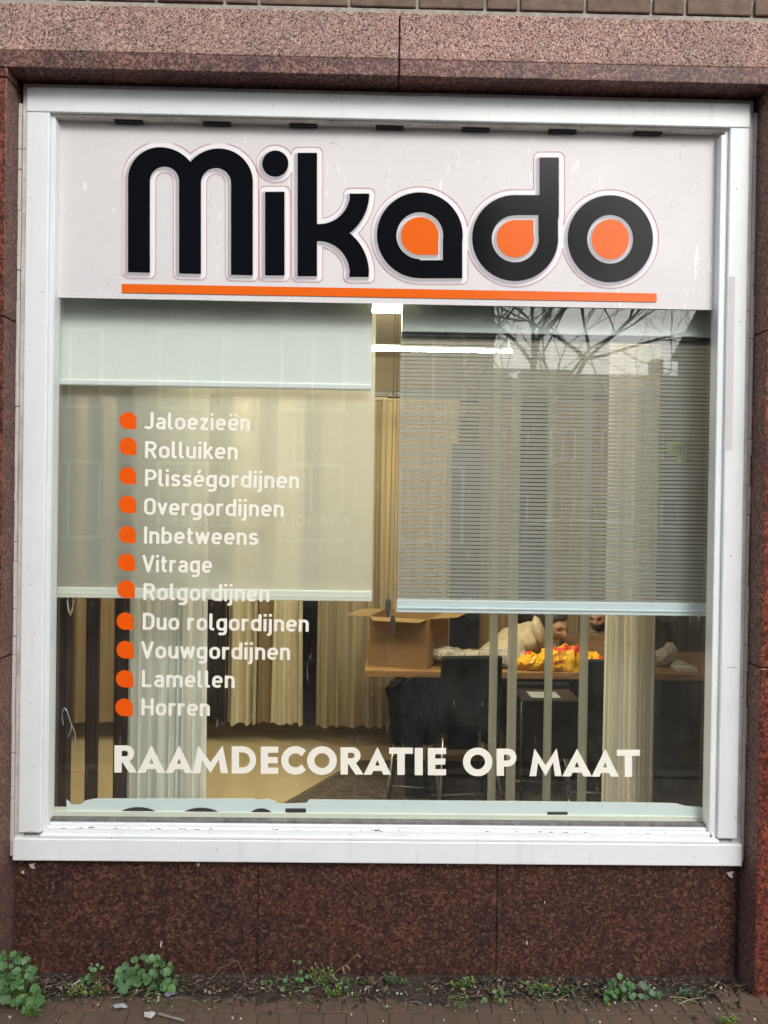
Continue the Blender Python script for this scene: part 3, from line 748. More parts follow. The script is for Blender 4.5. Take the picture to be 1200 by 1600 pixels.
def letM(X, Y, w):
    return spoly(X, Y, [(0, 1), (.155*w, -.02), (.5*w, .60), (.845*w, -.02), (w, 1), (.79*w, 1), (.735*w, .50), (.5*w, 1.0), (.265*w, .50), (.21*w, 1)])
def letD(X, Y, w):
    R = .5; out = U(sbox(X, Y, 0, 0, w-R, 1), I(circ(X, Y, w-R, .5, R), (w-R)-X-.01)); hole = I(U(sbox(X, Y, .27, .225, w-R, .775), I(circ(X, Y, w-R, .5, .275))), .27-X)
    return I(out, -hole)
def letE(X, Y, w): return U(sbox(X, Y, 0, 0, sw, 1), sbox(X, Y, 0, 0, w, .225), sbox(X, Y, 0, .385, w*.96, .61), sbox(X, Y, 0, .775, w, 1))
def letC(X, Y, w):
    c = .52; return I(circ(X, Y, c, .5, .525), .26-np.hypot(X-c, Y-.5), -spoly(X, Y, [(c+.12, .5), (w+.02, .12), (w+.5, -.2), (w+.5, 1.2), (w+.02, .88)]), X-w)
def letO(X, Y, w): return I(circ(X, Y, w/2, .5, w/2, .525), -circ(X, Y, w/2, .5, w/2-.27, .27))
def letT(X, Y, w): return U(sbox(X, Y, 0, 0, w, .225), sbox(X, Y, w/2-sw/2, 0, w/2+sw/2, 1))
def letI(X, Y, w): return sbox(X, Y, 0, 0, w, 1)
SL = [(letR, 178.7, 213.5), (letA, 214.8, 258.3), (letA, 258.6, 301), (letM, 301, 356.5), (letD, 362, 400.2), (letE, 407.3, 435), (letC, 439.5, 477.8), (letO, 479.8, 526.3), (letR, 532, 567.5), (letA, 568.2, 611.3),
      (letT, 608, 645.2), (letI, 648, 660.6), (letE, 668.5, 697), (letO, 723.4, 769.3), (letP, 776, 806.8), (letM, 827.3, 877.6), (letA, 878.5, 924.8), (letA, 924.3, 967), (letT, 963.9, 1000)]
slog = thing('vinyl_slogan', 'bold cream capitals RAAMDECORATIE OP MAAT across the lower glass', 'lettering', tuple(at(178.7, 1207, VY)))
for k, (f, xa, xb) in enumerate(SL):
    yt = 1164.6+(xa-178.7)*.00855; Hh = 42.6
    w_ = (xb-xa)/Hh
    flat('letter', lambda X, Y: f((X-xa)/Hh, (Y-yt)/Hh, w_)*Hh, (xa-2.3, yt-2.3, xb+3, yt+46), .8, VY-.0003*(k % 2), M_VINYL, slog)

# ================================================================== blinds
def cyl_x(bm, x0, x1, y, z, r, seg=20): tube(bm, [(x0, y, z), (x1, y, z)], r, seg)
BY = .135
# upper left: white blackout blind, half lowered from above the sign
bl = thing('roller_blind', 'white blackout roller blind lowered a short way at the upper left', 'blind', (-.55, .115, 2.35))
x0, x1 = -1.155, ax(581, 540, .115); zt_, zb_ = 2.62, az(335, 598, .115)
bm = BM(); box(bm, x0, x1, .1145, .1155, zb_, zt_); obj('fabric', bm, F_WHITE, bl)
bm = BM()
for k in range(1): box(bm, x0, x1+.001, .108, .122, zb_-.018, zb_+.004, .006, 4)
obj('bottom_bar', bm, mat('white_bar', (.90, .92, .93), .35), bl)
bm = BM(); cyl_x(bm, x0, x1, .145, zt_, .03); obj('roller', bm, M_ALU, bl)
# left: translucent screen blind
bl = thing('roller_blind', 'translucent grey beige screen blind hanging behind the list of words', 'blind', (-.55, .150, 1.5))
x1 = ax(584, 740, .150); zb_ = az(335, 922, .150)
bm = BM(); box(bm, -1.155, x1, .1495, .1505, zb_, 2.62); obj('fabric', bm, F_SCREEN, bl)
bm = BM(); zz = az(335, 936.5, .150); box(bm, -1.155, x1, .142, .158, zz, zb_+.004, .003, 2); box(bm, -1.155, x1+.001, .1405, .1425, zz+.014, zz+.017); p_ = obj('bottom_bar', bm, mat('pale_bar', (.86, .86, .78), .45), bl)
bm = BM(); cyl_x(bm, -1.155, x1, .185, 2.62, .025); obj('roller', bm, M_ALU, bl)
bm = BM()
for sx in (0, 1):
    pass
c = at(110, 940, .16)
tube(bm, [c+Vector((-.008, 0, .03)), c+Vector((-.0105, 0, 0)), c+Vector((-.006, 0, -.03)), c+Vector((.001, 0, -.048)), c+Vector((.006, 0, -.03)), c+Vector((.0105, 0, 0)), c+Vector((.008, 0, .03))], .0028, 6)
obj('chain_holder', bm, mat('pale_plastic', (.55, .50, .38), .4), bl)
# right: striped duo blind
bl = thing('duo_blind', 'finely striped grey duo blind with cassette filling the right half', 'blind', (.6, BY, 1.5))
xa, xb = ax(623, 740, BY), 1.165
zc0 = az(865, 530, BY)
bm = BM(); box(bm, xa+.004, xb, BY-.02, BY+.05, zc0+.012, 2.75, .004); obj('cassette', bm, mat('grey_cassette', (.68, .73, .73), .5), bl)
bm = BM(); box(bm, xa+.003, xb, BY-.012, BY+.04, zc0, zc0+.013); obj('cassette_slot', bm, M_DARK, bl)
zr = az(865, 949, BY); pitch = .01395; z = zc0-.001; bm = BM()
while z > zr+.02:
    a = z; b = max(z-pitch*.80, zr+.016)
    box(bm, xa, xb, BY-.0004, BY+.0004, b, a); z -= pitch
fo = obj('fabric', bm, F_DUO, bl)
zq = az(865, 959, BY)
bm = BM(); box(bm, xa-.001, xb, BY-.007, BY+.007, zr-.002, zr+.021, .002); box(bm, xa-.001, xb, BY-.012, BY+.010, zq+.010, zr-.002, .004, 3); box(bm, xa-.002, xb, BY-.008, BY+.008, zq-.001, zq+.010, .002)
obj('bottom_bar', bm, mat('blue_grey_bar', (.74, .82, .88), .4), bl)
def chain(pxa, pxb, yb, Yd, seedv):
    bm = BM(); p, q = at(pxa, 470, Yd), at(pxb, yb, Yd); n = int((p-q).length/.0058)
    for i in range(n):
        c = p.lerp(q, i/n); s = bmesh.ops.create_icosphere(bm, subdivisions=1, radius=.0021)
        bmesh.ops.translate(bm, verts=s['verts'], vec=c)
    tube(bm, [p, q], .0007, 4); return bm, q
def weight(q, s):
    bm = BM(); tube(bm, [q+Vector((0, 0, .006)), q, q+Vector((0, 0, -.015)), q+Vector((0, 0, -.035)), q+Vector((0, 0, -.055)), q+Vector((0, 0, -.066))], [.0015, .008*s, .0115*s, .0105*s, .0065*s, .001], 12)
    for v in bm.verts: v.co.y = q.y+(v.co.y-q.y)*.45
    return bm
mw = mat('smoky_plastic', (.075, .055, .042), .3); mc = mat('bead_chain_brown', (.10, .06, .03), .5)
bm, q = chain(618, 607, 936, BY-.015, 1); obj('bead_chain', bm, mc, bl); obj('chain_weight', weight(q, .95), mw, bl)
bm, q = chain(622.5, 614, 962, BY-.010, 2); obj('bead_chain', bm, mc, bl); obj('chain_weight', weight(q, .85), mw, bl)

# ================================================================== curtains and slats near the window
def curtain(name, label, cat, xs0, xs1, ytop, ybot, Y, folds, amp, m, group=None, seed=0, flare=0, zt=None, zb=None, n=None, jitter=.6, smooth=True):
    """pleated hanging cloth between photo columns xs0..xs1 at depth Y"""
    random.seed(seed)
    xa, xb = ax(xs0, 1000, Y), ax(xs1, 1000, Y)
    z1 = zt if zt is not None else az(xs0, ytop, Y); z0 = zb if zb is not None else az((xs0+xs1)/2, ybot, Y)
    t = tag_thing = thing(name, label, cat, ((xa+xb)/2, Y, z0), group)
    n = n or folds*12; ph = [0]
    wds = [random.uniform(1-jitter, 1+jitter) for _ in range(folds)]; am = [random.uniform(.5, 1.2) for _ in range(folds)]
    tot = sum(wds); bm = BM(); rows = 14; V = []
    prof = []
    acc = 0
    for k in range(folds):
        for i in range(12):
            u = i/12; prof.append(((acc+wds[k]*u)/tot, am[k]*math.sin(2*math.pi*u)+.25*math.sin(4*math.pi*u+k)))
        acc += wds[k]
    prof.append((1, 0))
    for r in range(rows+1):
        v = r/rows; row = []
        for i, (u, d) in enumerate(prof):
            fl = 1+flare*v*v
            x = (xa+xb)/2+(xa-xb)*(-1)*(u-.5)*fl+.006*math.sin(v*3+u*9+seed)*v
            row.append(bm.verts.new((x, Y+amp*d*(.75+.35*v), z1+(z0-z1)*v+(0.006*math.sin(u*17+seed) if r == rows else 0))))
        V.append(row)
    for r in range(rows):
        for i in range(len(prof)-1): bm.faces.new((V[r][i], V[r+1][i], V[r+1][i+1], V[r][i+1]))
    obj('cloth', bm, m, t, smooth=smooth)
    bm = BM(); box(bm, xa, xb, Y-.012, Y+.012, z1, z1+.02); obj('heading_tape', bm, m, t)
    return t
ZR = 2.66
g1 = 'sample curtains hung just behind the glass'
curtain('curtain', 'white sheer curtain with close pleats right behind the words Lamellen and Horren', 'curtain', 204, 322, 0, 0, .42, 9, .050, F_SHEER, g1, 3, .04, zt=ZR, zb=-.36)
curtain('curtain', 'very dark brown curtain at the far left edge of the window', 'curtain', 60, 112, 0, 0, .30, 3, .02, F_BROWN, g1, 4, .03, zt=ZR, zb=-.36)
curtain('curtain', 'narrow plum brown curtain fold second from the left window edge', 'curtain', 134, 156, 0, 0, .38, 2, .016, F_BROWN, g1, 5, .12, zt=ZR, zb=-.36)
curtain('curtain', 'dark brown pleated curtain touching the left side of the white sheer', 'curtain', 178, 204, 0, 0, .45, 2, .016, F_BROWN, g1, 6, .1, zt=ZR, zb=-.36)
curtain('curtain', 'cream and white striped sheer curtain near the right end of the window', 'curtain', 946, 1024, 0, 0, .40, 11, .034, F_SHEER2, g1, 7, .02, zt=ZR, zb=-.36)
curtain('curtain', 'see through charcoal curtain panel at the right window edge', 'curtain', 1024, 1125, 0, 0, .26, 5, .012, F_GREYSH, g1, 8, 0, zt=ZR, zb=az(1065, 1262, .26))
bm = BM()
for i, (x, wd, tw) in enumerate(((770, 13, .9), (800, 14, .75), (856, 12, 1.0), (911.5, 13, .85))):
    pass
lams = []
for (x, wd, lab) in ((770, 12.5, 'first narrow grey vertical slat from the left, crossing the black chair back'), (799.5, 14.5, 'widest grey vertical slat, second from the left beside the yellow bag'), (856, 12.5, 'grey vertical slat in front of the face of the leaning person'), (911, 14, 'fourth grey vertical slat, the one nearest the striped cream sheer')):
    c = at(x, 1100, .34); hw = wd*.5*(.34+2.55)/1202*1.03
    t = thing('vertical_slat', lab, 'blind slat', (c.x, .34, -.36), 'vertical slats hanging behind the right half')
    bm = BM(); n = 6; a = []; b = []
    for i in range(n+1):
        u = -1+2*i/n; a.append((c.x+hw*u, .34+.006*(1-u*u))); 
    lo = [bm.verts.new((p[0], p[1], -.36)) for p in a]; hi = [bm.verts.new((p[0], p[1], 2.5)) for p in a]
    for i in range(n): bm.faces.new((lo[i], lo[i+1], hi[i+1], hi[i]))
    bmesh.ops.solidify(bm, geom=bm.faces[:], thickness=.0008)
    obj('slat', bm, F_LAM, t, smooth=True)
    bm = BM(); box(bm, c.x-.012, c.x+.012, .332, .35, 2.5, 2.53, .003); obj('carrier', bm, M_ALU, t)
# head rails they hang from
bm = BM(); box(bm, -1.5, 1.5, .24, .50, ZR+.02, ZR+.06, .004); o = obj('curtain_rail', bm, M_ALU); tag(o, 'long pale rail above the window the sample curtains hang from', 'rail')
bm = BM(); box(bm, -.0, 1.2, .32, .36, 2.53, 2.56, .003); tag(obj('slat_rail', bm, M_ALU), 'slim pale rail carrying the vertical slats', 'rail')

# paper strip with cut off black letters standing on the inner window board
t = thing('paper_banner', 'pale blue paper banner with cut off black letters along the window board', 'banner', tuple(at(600, 1275, .071)))
PY = .071
top = [(104, 1249), (108, 1252), (111, 1257), (126, 1257), (134, 1250.5), (150, 1247.5), (395, 1247.5), (402, 1249.5), (418, 1248), (432, 1252), (428, 1254.5), (442, 1255.5), (479, 1254.5), (483, 1249), (600, 1250), (800, 1251.5), (1020, 1254), (1056, 1255), (1070, 1259), (1104, 1262)]
pts = [(at(x, y, PY).x, at(x, y, PY).z) for x, y in top]+[(at(1120, 1286, PY).x, at(1120, 1286, PY).z), (at(104, 1275, PY).x, at(104, 1275, PY).z)]
bm = BM(); prism(bm, pts[::-1], PY, PY+.0008); obj('paper', bm, mat('pale_blue_paper', (.84, .92, .95), .6), t)
def low(Y, x): return Y-(1268.5+(x-160)*.0095)
for nm, cx, rw, rh in (('letter_top', 216, 29, 8), ('letter_top', 314, 29, 8), ('letter_top', 408, 17.5, 8)):
    yb = 1268.5+(cx-160)*.0095
    flat(nm, lambda X, Y: I(circ(X, Y, cx, yb+rh*1.3, rw*1.22, rh*2.3), Y-yb), (cx-rw-8, yb-rh-4, cx+rw+8, yb+2), .8, PY-.0006, mat('banner_black', (.03, .03, .035), .5), t)
for a, b, y0, y1 in ((446, 478, 1263, 1270), (855, 887, 1268.5, 1273)):
    flat('letter_top', lambda X, Y: sbox(X, Y, a, y0, b, y1), (a-2, y0-2, b+2, y1+2), .8, PY-.0006, mat('banner_black', (.03, .03, .035), .5), t)
# yellow note behind the striped blind
pz = at(1058, 700, BY+.008)
t = thing('yellow_note', 'yellow L shaped paper note marked 41 behind the striped blind at the right', 'note', tuple(pz))
M_Y = mat('yellow_note', (.80, .78, .06), .6)
flat('paper', lambda X, Y: U(sbox(X, Y, 1043, 690, 1073, 711.5), sbox(X, Y, 1058, 711, 1073, 724.5)), (1040, 687, 1076, 728), .8, BY+.008, M_Y, t)
flat('handwriting', lambda X, Y: f_text([[(1061, 694.5), (1058.5, 700), (1064.5, 699)], [(1065, 694), (1062.5, 703.5)], [(1071, 694.5), (1068, 703)]], .8)(X, Y), (1055, 691, 1075, 706), .5, BY+.0075, M_DARK, t)

# ================================================================== ceiling lights of the showroom
def batten(px0, px1, py, Y, label, th=.03):
    a, b = at(px0, py, Y), at(px1, py, Y); c = (a+b)/2
    t = thing('ceiling_light', label, 'lamp', (c.x, Y, a.z), 'strip lights under the showroom ceiling')
    bm = BM(); box(bm, a.x, b.x, Y-.02, Y+.02, a.z+th*.5+.001, a.z+th*.5+.012, .002); obj('housing', bm, mat('lamp_housing', (.25, .25, .24), .5), t)
    bm = BM(); tube(bm, [(a.x, Y, a.z), (b.x, Y, a.z)], th*.5, 12); obj('tube', bm, M_TUBE, t, smooth=True)
    for s in (a.x+.02, b.x-.02):
        bm = BM(); tube(bm, [(s, Y, a.z+th*.5+.012), (s, Y, ZC+.3)], .004, 6); obj('hanger', bm, M_CHROME, t)
M_TUBE = mat('lit_tube', (1.0, .87, .62), emit=96)
batten(470, 800, 543, 2.0, 'lit strip light seen behind the striped blind', .024)
batten(340, 690, 477, 1.45, 'lit strip light just under the lower edge of the sign', .045)
batten(60, 380, 530, 3.0, 'added unseen strip light filling the deeper showroom at the left')  # added fill lamp for the room, kept out of view by the white blind
batten(800, 1240, 470, 1.5, 'added unseen strip light behind the right end of the sign')  # added fill lamp for the right side, out of view behind the sign

# ================================================================== back of the showroom
YB = 3.6
g2 = 'sample curtains along the back wall'
ZB = az(400, 1131, YB)
def back(label, a, b, f, amp, m, seed, Y=YB, zb=None, flare=.02, jit=.5): curtain('curtain', label, 'curtain', a, b, 0, 0, Y, f, amp, m, g2, seed, flare, zt=2.35, zb=ZB if zb is None else zb, jitter=jit)
back('golden brown back curtain seen at the far left between dark folds', 70, 200, 4, .03, F_TAN, 21)
back('tan back curtain mostly hidden by the white sheer', 200, 320, 4, .03, F_BEIGE, 22)
back('espresso pleated back curtain right of the white sheer', 318, 357, 5, .02, F_DKB, 23)
back('cream back curtain left of centre with a wide first fold', 352, 402, 3, .045, F_CREAM, 24)
back('brown tan back curtain between two cream ones', 396, 432, 2, .02, F_TAN, 25, YB+.05)
back('cream back curtain with flared hem next to the black one', 428, 472, 3, .035, F_CREAM, 26, YB, None, .12)
back('black back curtain between cream curtain and beige voile', 468, 497, 2, .02, F_BLK, 27, YB+.02)
back('beige voile back curtain behind the cardboard box', 497, 600, 5, .045, F_VOILE, 28, YB-.05)
back('grey beige lining curtain showing through the voile', 490, 700, 8, .02, F_TAN, 29, YB+.12)
back('beige back curtain behind box and dark doorway', 598, 712, 7, .03, F_BEIGE, 30)
back('beige back curtain right of the dark doorway', 742, 800, 4, .02, F_TAN, 31)
back('dark brown back curtain behind the leaning person', 796, 850, 3, .02, F_DKB, 32)
back('olive tan back curtain behind the bearded person', 846, 1000, 8, .03, F_TAN, 33)
back('grey back curtain at the far right of the showroom', 1000, 1140, 6, .03, fabric('taupe_curtain', (.13, .115, .09), 0, .1), 34)
# curtain pelmet rail at the back
bm = BM(); box(bm, -2.5, 3.3, YB-.06, YB+.16, 2.372, 2.42, .004); tag(obj('curtain_rail', bm, M_BLKMET), 'black rail along the back wall over the sample curtains', 'rail')
# doorway panel, dark navy
a, b = at(716, 1100, YB-.02), at(744, 1100, YB-.02)
t = thing('door', 'dark navy door leaf standing between beige curtains at the back', 'door', ((a.x+b.x)/2, YB-.02, ZF))
bm = BM(); box(bm, a.x-.09, b.x, YB-.12, YB-.08, ZF+.002, 2.0, .004); obj('leaf', bm, mat('navy_paint', (.008, .011, .022), .4), t)
bm = BM(); tube(bm, [(b.x-.03, YB-.15, .75), (b.x-.1, YB-.15, .75)], .008, 8); obj('handle', bm, M_CHROME, t)
# rug
t = BM()
def rugmat():
    m = mat('persian_rug', (.06, .045, .03), .95); co = objco(m)
    n1 = noise(m, objco(m, (1, 2.2, 1)), 16, 6, .75); c = ramp(m, n1, [(.34, (.022, .017, .012)), (.48, (.055, .042, .027)), (.58, (.10, .078, .05)), (.7, (.045, .032, .022))]).outputs[0]
    v = N(m, 'ShaderNodeTexVoronoi', Scale=9.0, feature='DISTANCE_TO_EDGE'); L(m, co, v.inputs['Vector'])
    e = ramp(m, v.outputs['Distance'], [(0, (1,)*3), (.06, (0,)*3)]).outputs[0]
    c = mix(m, c, (.13, .10, .065), e); L(m, c, BS(m).inputs['Base Color']); bump(m, n1, .3, .004); return m
P = [gnd(x, y, ZF+.006) for x, y in ((452, 1250), (560, 1188), (1060, 1188), (1110, 1250))]
y_far = P[1].y; y_near = .9
xl0 = P[0].x; xl1 = P[1].x
k = (xl1-xl0)/(P[1].y-P[0].y)
th = thing('rug', 'worn dark brown patterned rug under table and chairs', 'rug', (1.2, 1.8, ZF))
RM = rugmat()
def quad(pts, z, h=.004):
    bm = BM(); a = [bm.verts.new((x, y, z)) for x, y in pts]; b = [bm.verts.new((x, y, z-h)) for x, y in pts]
    bm.faces.new(a); bm.faces.new(b[::-1])
    for i in range(len(pts)): bm.faces.new((a[i], b[i], b[(i+1) % len(pts)], a[(i+1) % len(pts)]))
    bmesh.ops.recalc_face_normals(bm, faces=bm.faces[:]); return bm
xe = lambda y, d=0: P[0].x+k*(y-P[0].y)+d
obj('pile', quad([(xe(y_near), y_near), (2.9, y_near), (2.9, y_far), (xe(y_far), y_far)], ZF+.008), RM, th)
for d0, d1 in ((.02, .035), (.16, .172)):
    obj('border_stripe', quad([(xe(y_near, d0), y_near), (xe(y_near, d1), y_near), (xe(y_far-d0*.8, d1), y_far-d0*.8), (xe(y_far-d0*.8, d0), y_far-d0*.8)], ZF+.0095, .001), mat('rug_stripe', (.13, .10, .062), .95), th)

# ================================================================== table, chairs, box and bags
TY0, TY1 = 2.45, 3.25; TZ = az(800, 1050, TY0)
t = thing('table', 'long oak top meeting table with black panel legs behind the chairs', 'table', (1.0, 2.85, ZF))
xa = ax(570, 1055, TY0); xb = ax(1100, 1070, TY0)
bm = BM(); box(bm, xa, xb+.4, TY0, TY1, TZ-.045, TZ, .004)
mo = mat('oak_top', (.36, .20, .075), .4); c_ = ramp(mo, noise(mo, objco(mo, (1, 9, 9)), 6, 5), [(.35, (.24, .125, .045)), (.65, (.40, .23, .09))]).outputs[0]; L(mo, c_, BS(mo).inputs['Base Color'])
obj('tabletop', bm, mo, t)
for x in (ax(651, 1200, 2.2), 1.95):
    bm = BM(); box(bm, x-.055, x+.055, TY0+.03, TY1-.05, ZF+.01, TZ-.0455, .003); obj('leg', bm, M_BLKMET, t)
bm = BM(); box(bm, xa+.2, xb+.2, TY0+.35, TY0+.38, TZ-.14, TZ-.0455); obj('crossbar', bm, M_BLKMET, t)

def chair(pxc, pyt, pyb, pw, Y, label, rz=0):
    """office visitor chair seen from behind: tall black backrest, seat beyond it, chrome sled legs"""
    c = at(pxc, pyt, Y); wid = pw*(Y-CAM[1])/1202; zt_ = c.z; zb_ = az(pxc, pyb, Y)
    t = thing('chair', label, 'chair', (c.x, Y, ZF), 'black chairs round the meeting table', rz)
    h = wid/2
    def M_(bm):
        bmesh.ops.transform(bm, matrix=Matrix.Translation((c.x, Y, 0)) @ Matrix.Rotation(rz, 4, 'Z'), verts=bm.verts); return bm
    bm = BM(); box(bm, -h, h, -.02, .03, zb_+.02, zt_, .018, 3)
    for v in bm.verts: v.co.y += .05*((zt_-v.co.z)/(zt_-zb_))
    obj('backrest', M_(bm), M_BLKFAB, t, smooth=False)
    zs = zb_+.045
    bm = BM(); box(bm, -h, h, .05, .47, zs-.06, zs, .02, 3); obj('seat', M_(bm), M_BLKFAB, t)
    for s in (-1, 1):
        bm = BM(); tube(bm, [(s*(h-.03), .07, zs-.06), (s*(h-.005), .0, ZF+.20), (s*(h+.015), -.03, ZF+.014)], .009, 8); obj('leg', M_(bm), M_CHROME, t, smooth=True)
        bm = BM(); tube(bm, [(s*(h-.03), .42, zs-.06), (s*(h-.005), .45, ZF+.2), (s*(h+.01), .47, ZF+.014)], .009, 8); obj('leg', M_(bm), M_CHROME, t, smooth=True)
        bm = BM(); tube(bm, [(s*(h+.015), -.03, ZF+.022), (s*(h+.01), .47, ZF+.022)], .008, 8); obj('runner', M_(bm), M_CHROME, t, smooth=True)
    bm = BM(); tube(bm, [(-h, .25, ZF+.07), (h, .25, ZF+.07)], .007, 8); obj('stretcher', M_(bm), M_CHROME, t, smooth=True)
    return t
chair(738, 1025, 1146, 98, 2.10, 'black chair with high back in front of the white wrapping, right of the cardboard box', .12)
chair(648, 1063, 1162, 78, 2.22, 'black chair under a dark jacket below the cardboard box', -.1)
chair(952, 1031, 1160, 84, 2.15, 'black chair tucked partly behind the striped cream sheer', -.05)
chair(845, 1066, 1165, 92, 2.35, 'black chair pushed under the table edge below the yellow bag', 0)
# low dark display stand in front
a, b = at(816, 1093, 1.55), at(904, 1224, 1.55)
t = thing('display_stand', 'low dark smoked stand with a thin top plate nearer the glass', 'stand', ((a.x+b.x)/2, 1.55, ZF))
M_SM = mat('smoked_panel', (.010, .012, .015), .3, spec=.3)
bm = BM(); box(bm, a.x, b.x, 1.55, 1.562, b.z+.13, a.z-.01, .003); obj('panel', bm, M_SM, t)
bm = BM(); box(bm, a.x-.005, b.x+.005, 1.53, 1.80, a.z-.008, a.z, .003); obj('top_plate', bm, M_SM, t)
bm = BM(); box(bm, a.x-.005, b.x+.005, 1.545, 1.565, b.z-.006, b.z+.006, .003); obj('crossbar', bm, M_BLKMET, t)
for x in (a.x, b.x):
    for y in (1.555, 1.79):
        bm = BM(); tube(bm, [(x, y, ZF), (x, y, a.z-.008)], .007, 8); obj('leg', bm, M_CHROME if x == b.x else M_BLKMET, t, smooth=True)
pc = at(850, 1094, 1.66)
bm = BM(); box(bm, pc.x-.085, pc.x+.075, 1.58, 1.72, a.z+.0005, a.z+.003)
tag(obj('paper_sheet', bm, mat('grey_sheet', (.30, .32, .34), .3)), 'glossy grey sheet lying on the low dark stand', 'paper')

# jacket over the back of the chair below the box
def ridge(p, f):
    a = mnoise.noise(p*f+Vector((3.1, 1.7, 9.2))); b = mnoise.noise(p*f*2.3)
    return (1-abs(a)*3.2)*.6+(1-abs(b)*3.2)*.3
def lumps(name, pts, label, cat, m, voxel=.02, parent=None, smooth=True, disp=0):
    bm = BM()
    for p, r in pts: blob(bm, p, r, 2)
    me = bpy.data.meshes.new('tmp'); bm.to_mesh(me); bm.free()
    o = bpy.data.objects.new('tmp', me); COL.objects.link(o)
    md = o.modifiers.new('r', 'REMESH'); md.mode = 'VOXEL'; md.voxel_size = voxel
    sm = o.modifiers.new('s', 'SMOOTH'); sm.iterations = 3; sm.factor = .5
    dg = bpy.context.evaluated_depsgraph_get(); ev = o.evaluated_get(dg); me2 = bpy.data.meshes.new_from_object(ev)
    bpy.data.objects.remove(o)
    if disp:
        for v in me2.vertices:
            q_ = Vector((v.co.x, v.co.y, v.co.z*(.2 if name == 'jacket' else .7))); v.co += v.normal*ridge(q_, 8.5 if smooth else 12)*disp
    me2.materials.clear()
    for x in (m if isinstance(m, (list, tuple)) else [m]): me2.materials.append(x)
    for p in me2.polygons: p.use_smooth = smooth
    me2.name = name
    if parent is not None:
        me2.transform((Matrix.Translation(parent.location) @ parent.rotation_euler.to_matrix().to_4x4()).inverted())
    o = link(bpy.data.objects.new(name, me2), parent)
    if label: tag(o, label, cat)
    return o
JY = 2.13
def jacket():
    edge = [(0, 622, 690), (.05, 610, 692), (.14, 601, 693), (.3, 606, 692), (.55, 608, 690), (.8, 614, 688), (1, 619, 684)]
    bm = BM(); nx, ny = 60, 44; V = []
    for j_ in range(ny+1):
        v = j_/ny
        for a, b in zip(edge[:-1], edge[1:]):
            if a[0] <= v <= b[0]: t_ = (v-a[0])/(b[0]-a[0]); xl_, xr_ = a[1]+(b[1]-a[1])*t_, a[2]+(b[2]-a[2])*t_
        row = []
        for i_ in range(nx+1):
            u = i_/nx; px = xl_+(xr_-xl_)*u; py = 1062+103*v-4*math.sin(math.pi*u)+2.5*math.sin(u*11)*(v > .97)
            fold = .016*math.sin(u*17+3*v+1.3*math.sin(v*5))*(.3+.7*v)+.010*math.sin(u*31-4*v)+.02*mnoise.noise(Vector((u*3, v*4, 2)))
            bulge = -.035*math.sin(math.pi*u)-.02*math.exp(-((v-.12)/.1)**2)
            row.append(bm.verts.new(at(px, py, JY+fold+bulge)))
        V.append(row)
    for j_ in range(ny):
        for i_ in range(nx): bm.faces.new((V[j_][i_], V[j_+1][i_], V[j_+1][i_+1], V[j_][i_+1]))
    bmesh.ops.solidify(bm, geom=bm.faces[:], thickness=.012)
    tag(obj('jacket', bm, M_BLKFAB, smooth=True), 'crumpled black jacket hanging over the chair below the cardboard box', 'jacket')
jacket()

# cardboard box with open flaps standing on the table
bx0, bx1 = at(576, 1045, 2.55), at(693, 1047, 2.55)
zb0 = TZ+.001; zt1 = az(600, 965, 2.55)
cb = thing('cardboard_box', 'open brown cardboard box with flaps folded out on the table corner', 'box', ((bx0.x+bx1.x)/2, 2.7, zb0))
M_CARD = noisy('brown_cardboard', (.25, .145, .055), (.30, .175, .07), 4, .85); M_CARDL = noisy('pale_cardboard', (.46, .32, .145), (.52, .36, .17), 5, .85)
xe_ = ax(667, 1045, 2.55)
def wallp(bm, a, b, z0, z1, th=.005):
    a = Vector((*a, 0)); b = Vector((*b, 0)); n = (b-a).cross(Vector((0, 0, 1))).normalized()*th
    vs = [bm.verts.new((p.x, p.y, z)) for z in (z0, z1) for p in (a, b, b+n, a+n)]
    for f in ((0, 1, 5, 4), (1, 2, 6, 5), (2, 3, 7, 6), (3, 0, 4, 7), (0, 3, 2, 1), (4, 5, 6, 7)): bm.faces.new([vs[i] for i in f])
A_, B_ = (bx0.x, 2.60), (xe_, 2.50); C_, D_ = (bx1.x+.06, 2.92), (bx0.x+.12, 3.02)
for a_, b_ in ((A_, B_), (B_, C_), (C_, D_), (D_, A_)):
    bm = BM(); wallp(bm, a_, b_, zb0, zt1); obj('side_panel', bm, M_CARD, cb)
bm = BM(); vs = [bm.verts.new((*p, zb0+.003)) for p in (A_, B_, C_, D_)]; bm.faces.new(vs); obj('bottom_panel', bm, M_CARD, cb)
def flap(p, q, out, dz):
    bm = BM(); a = Vector((*p, zt1)); b = Vector((*q, zt1)); o = Vector((*out, dz))
    vs = [bm.verts.new(v) for v in (a, b, b+o+(a-b)*.12, a+o+(b-a)*.12)]; f = bm.faces.new(vs); bmesh.ops.solidify(bm, geom=[f], thickness=.004); return bm
obj('flap', flap(A_, B_, (-.02, -.10), -.012), M_CARDL, cb); obj('flap', flap(D_, A_, (-.17, -.03), .004), M_CARDL, cb)
obj('flap', flap(B_, C_, (.17, -.06), .015), M_CARDL, cb); obj('flap', flap(C_, D_, (.04, .16), .03), M_CARDL, cb)

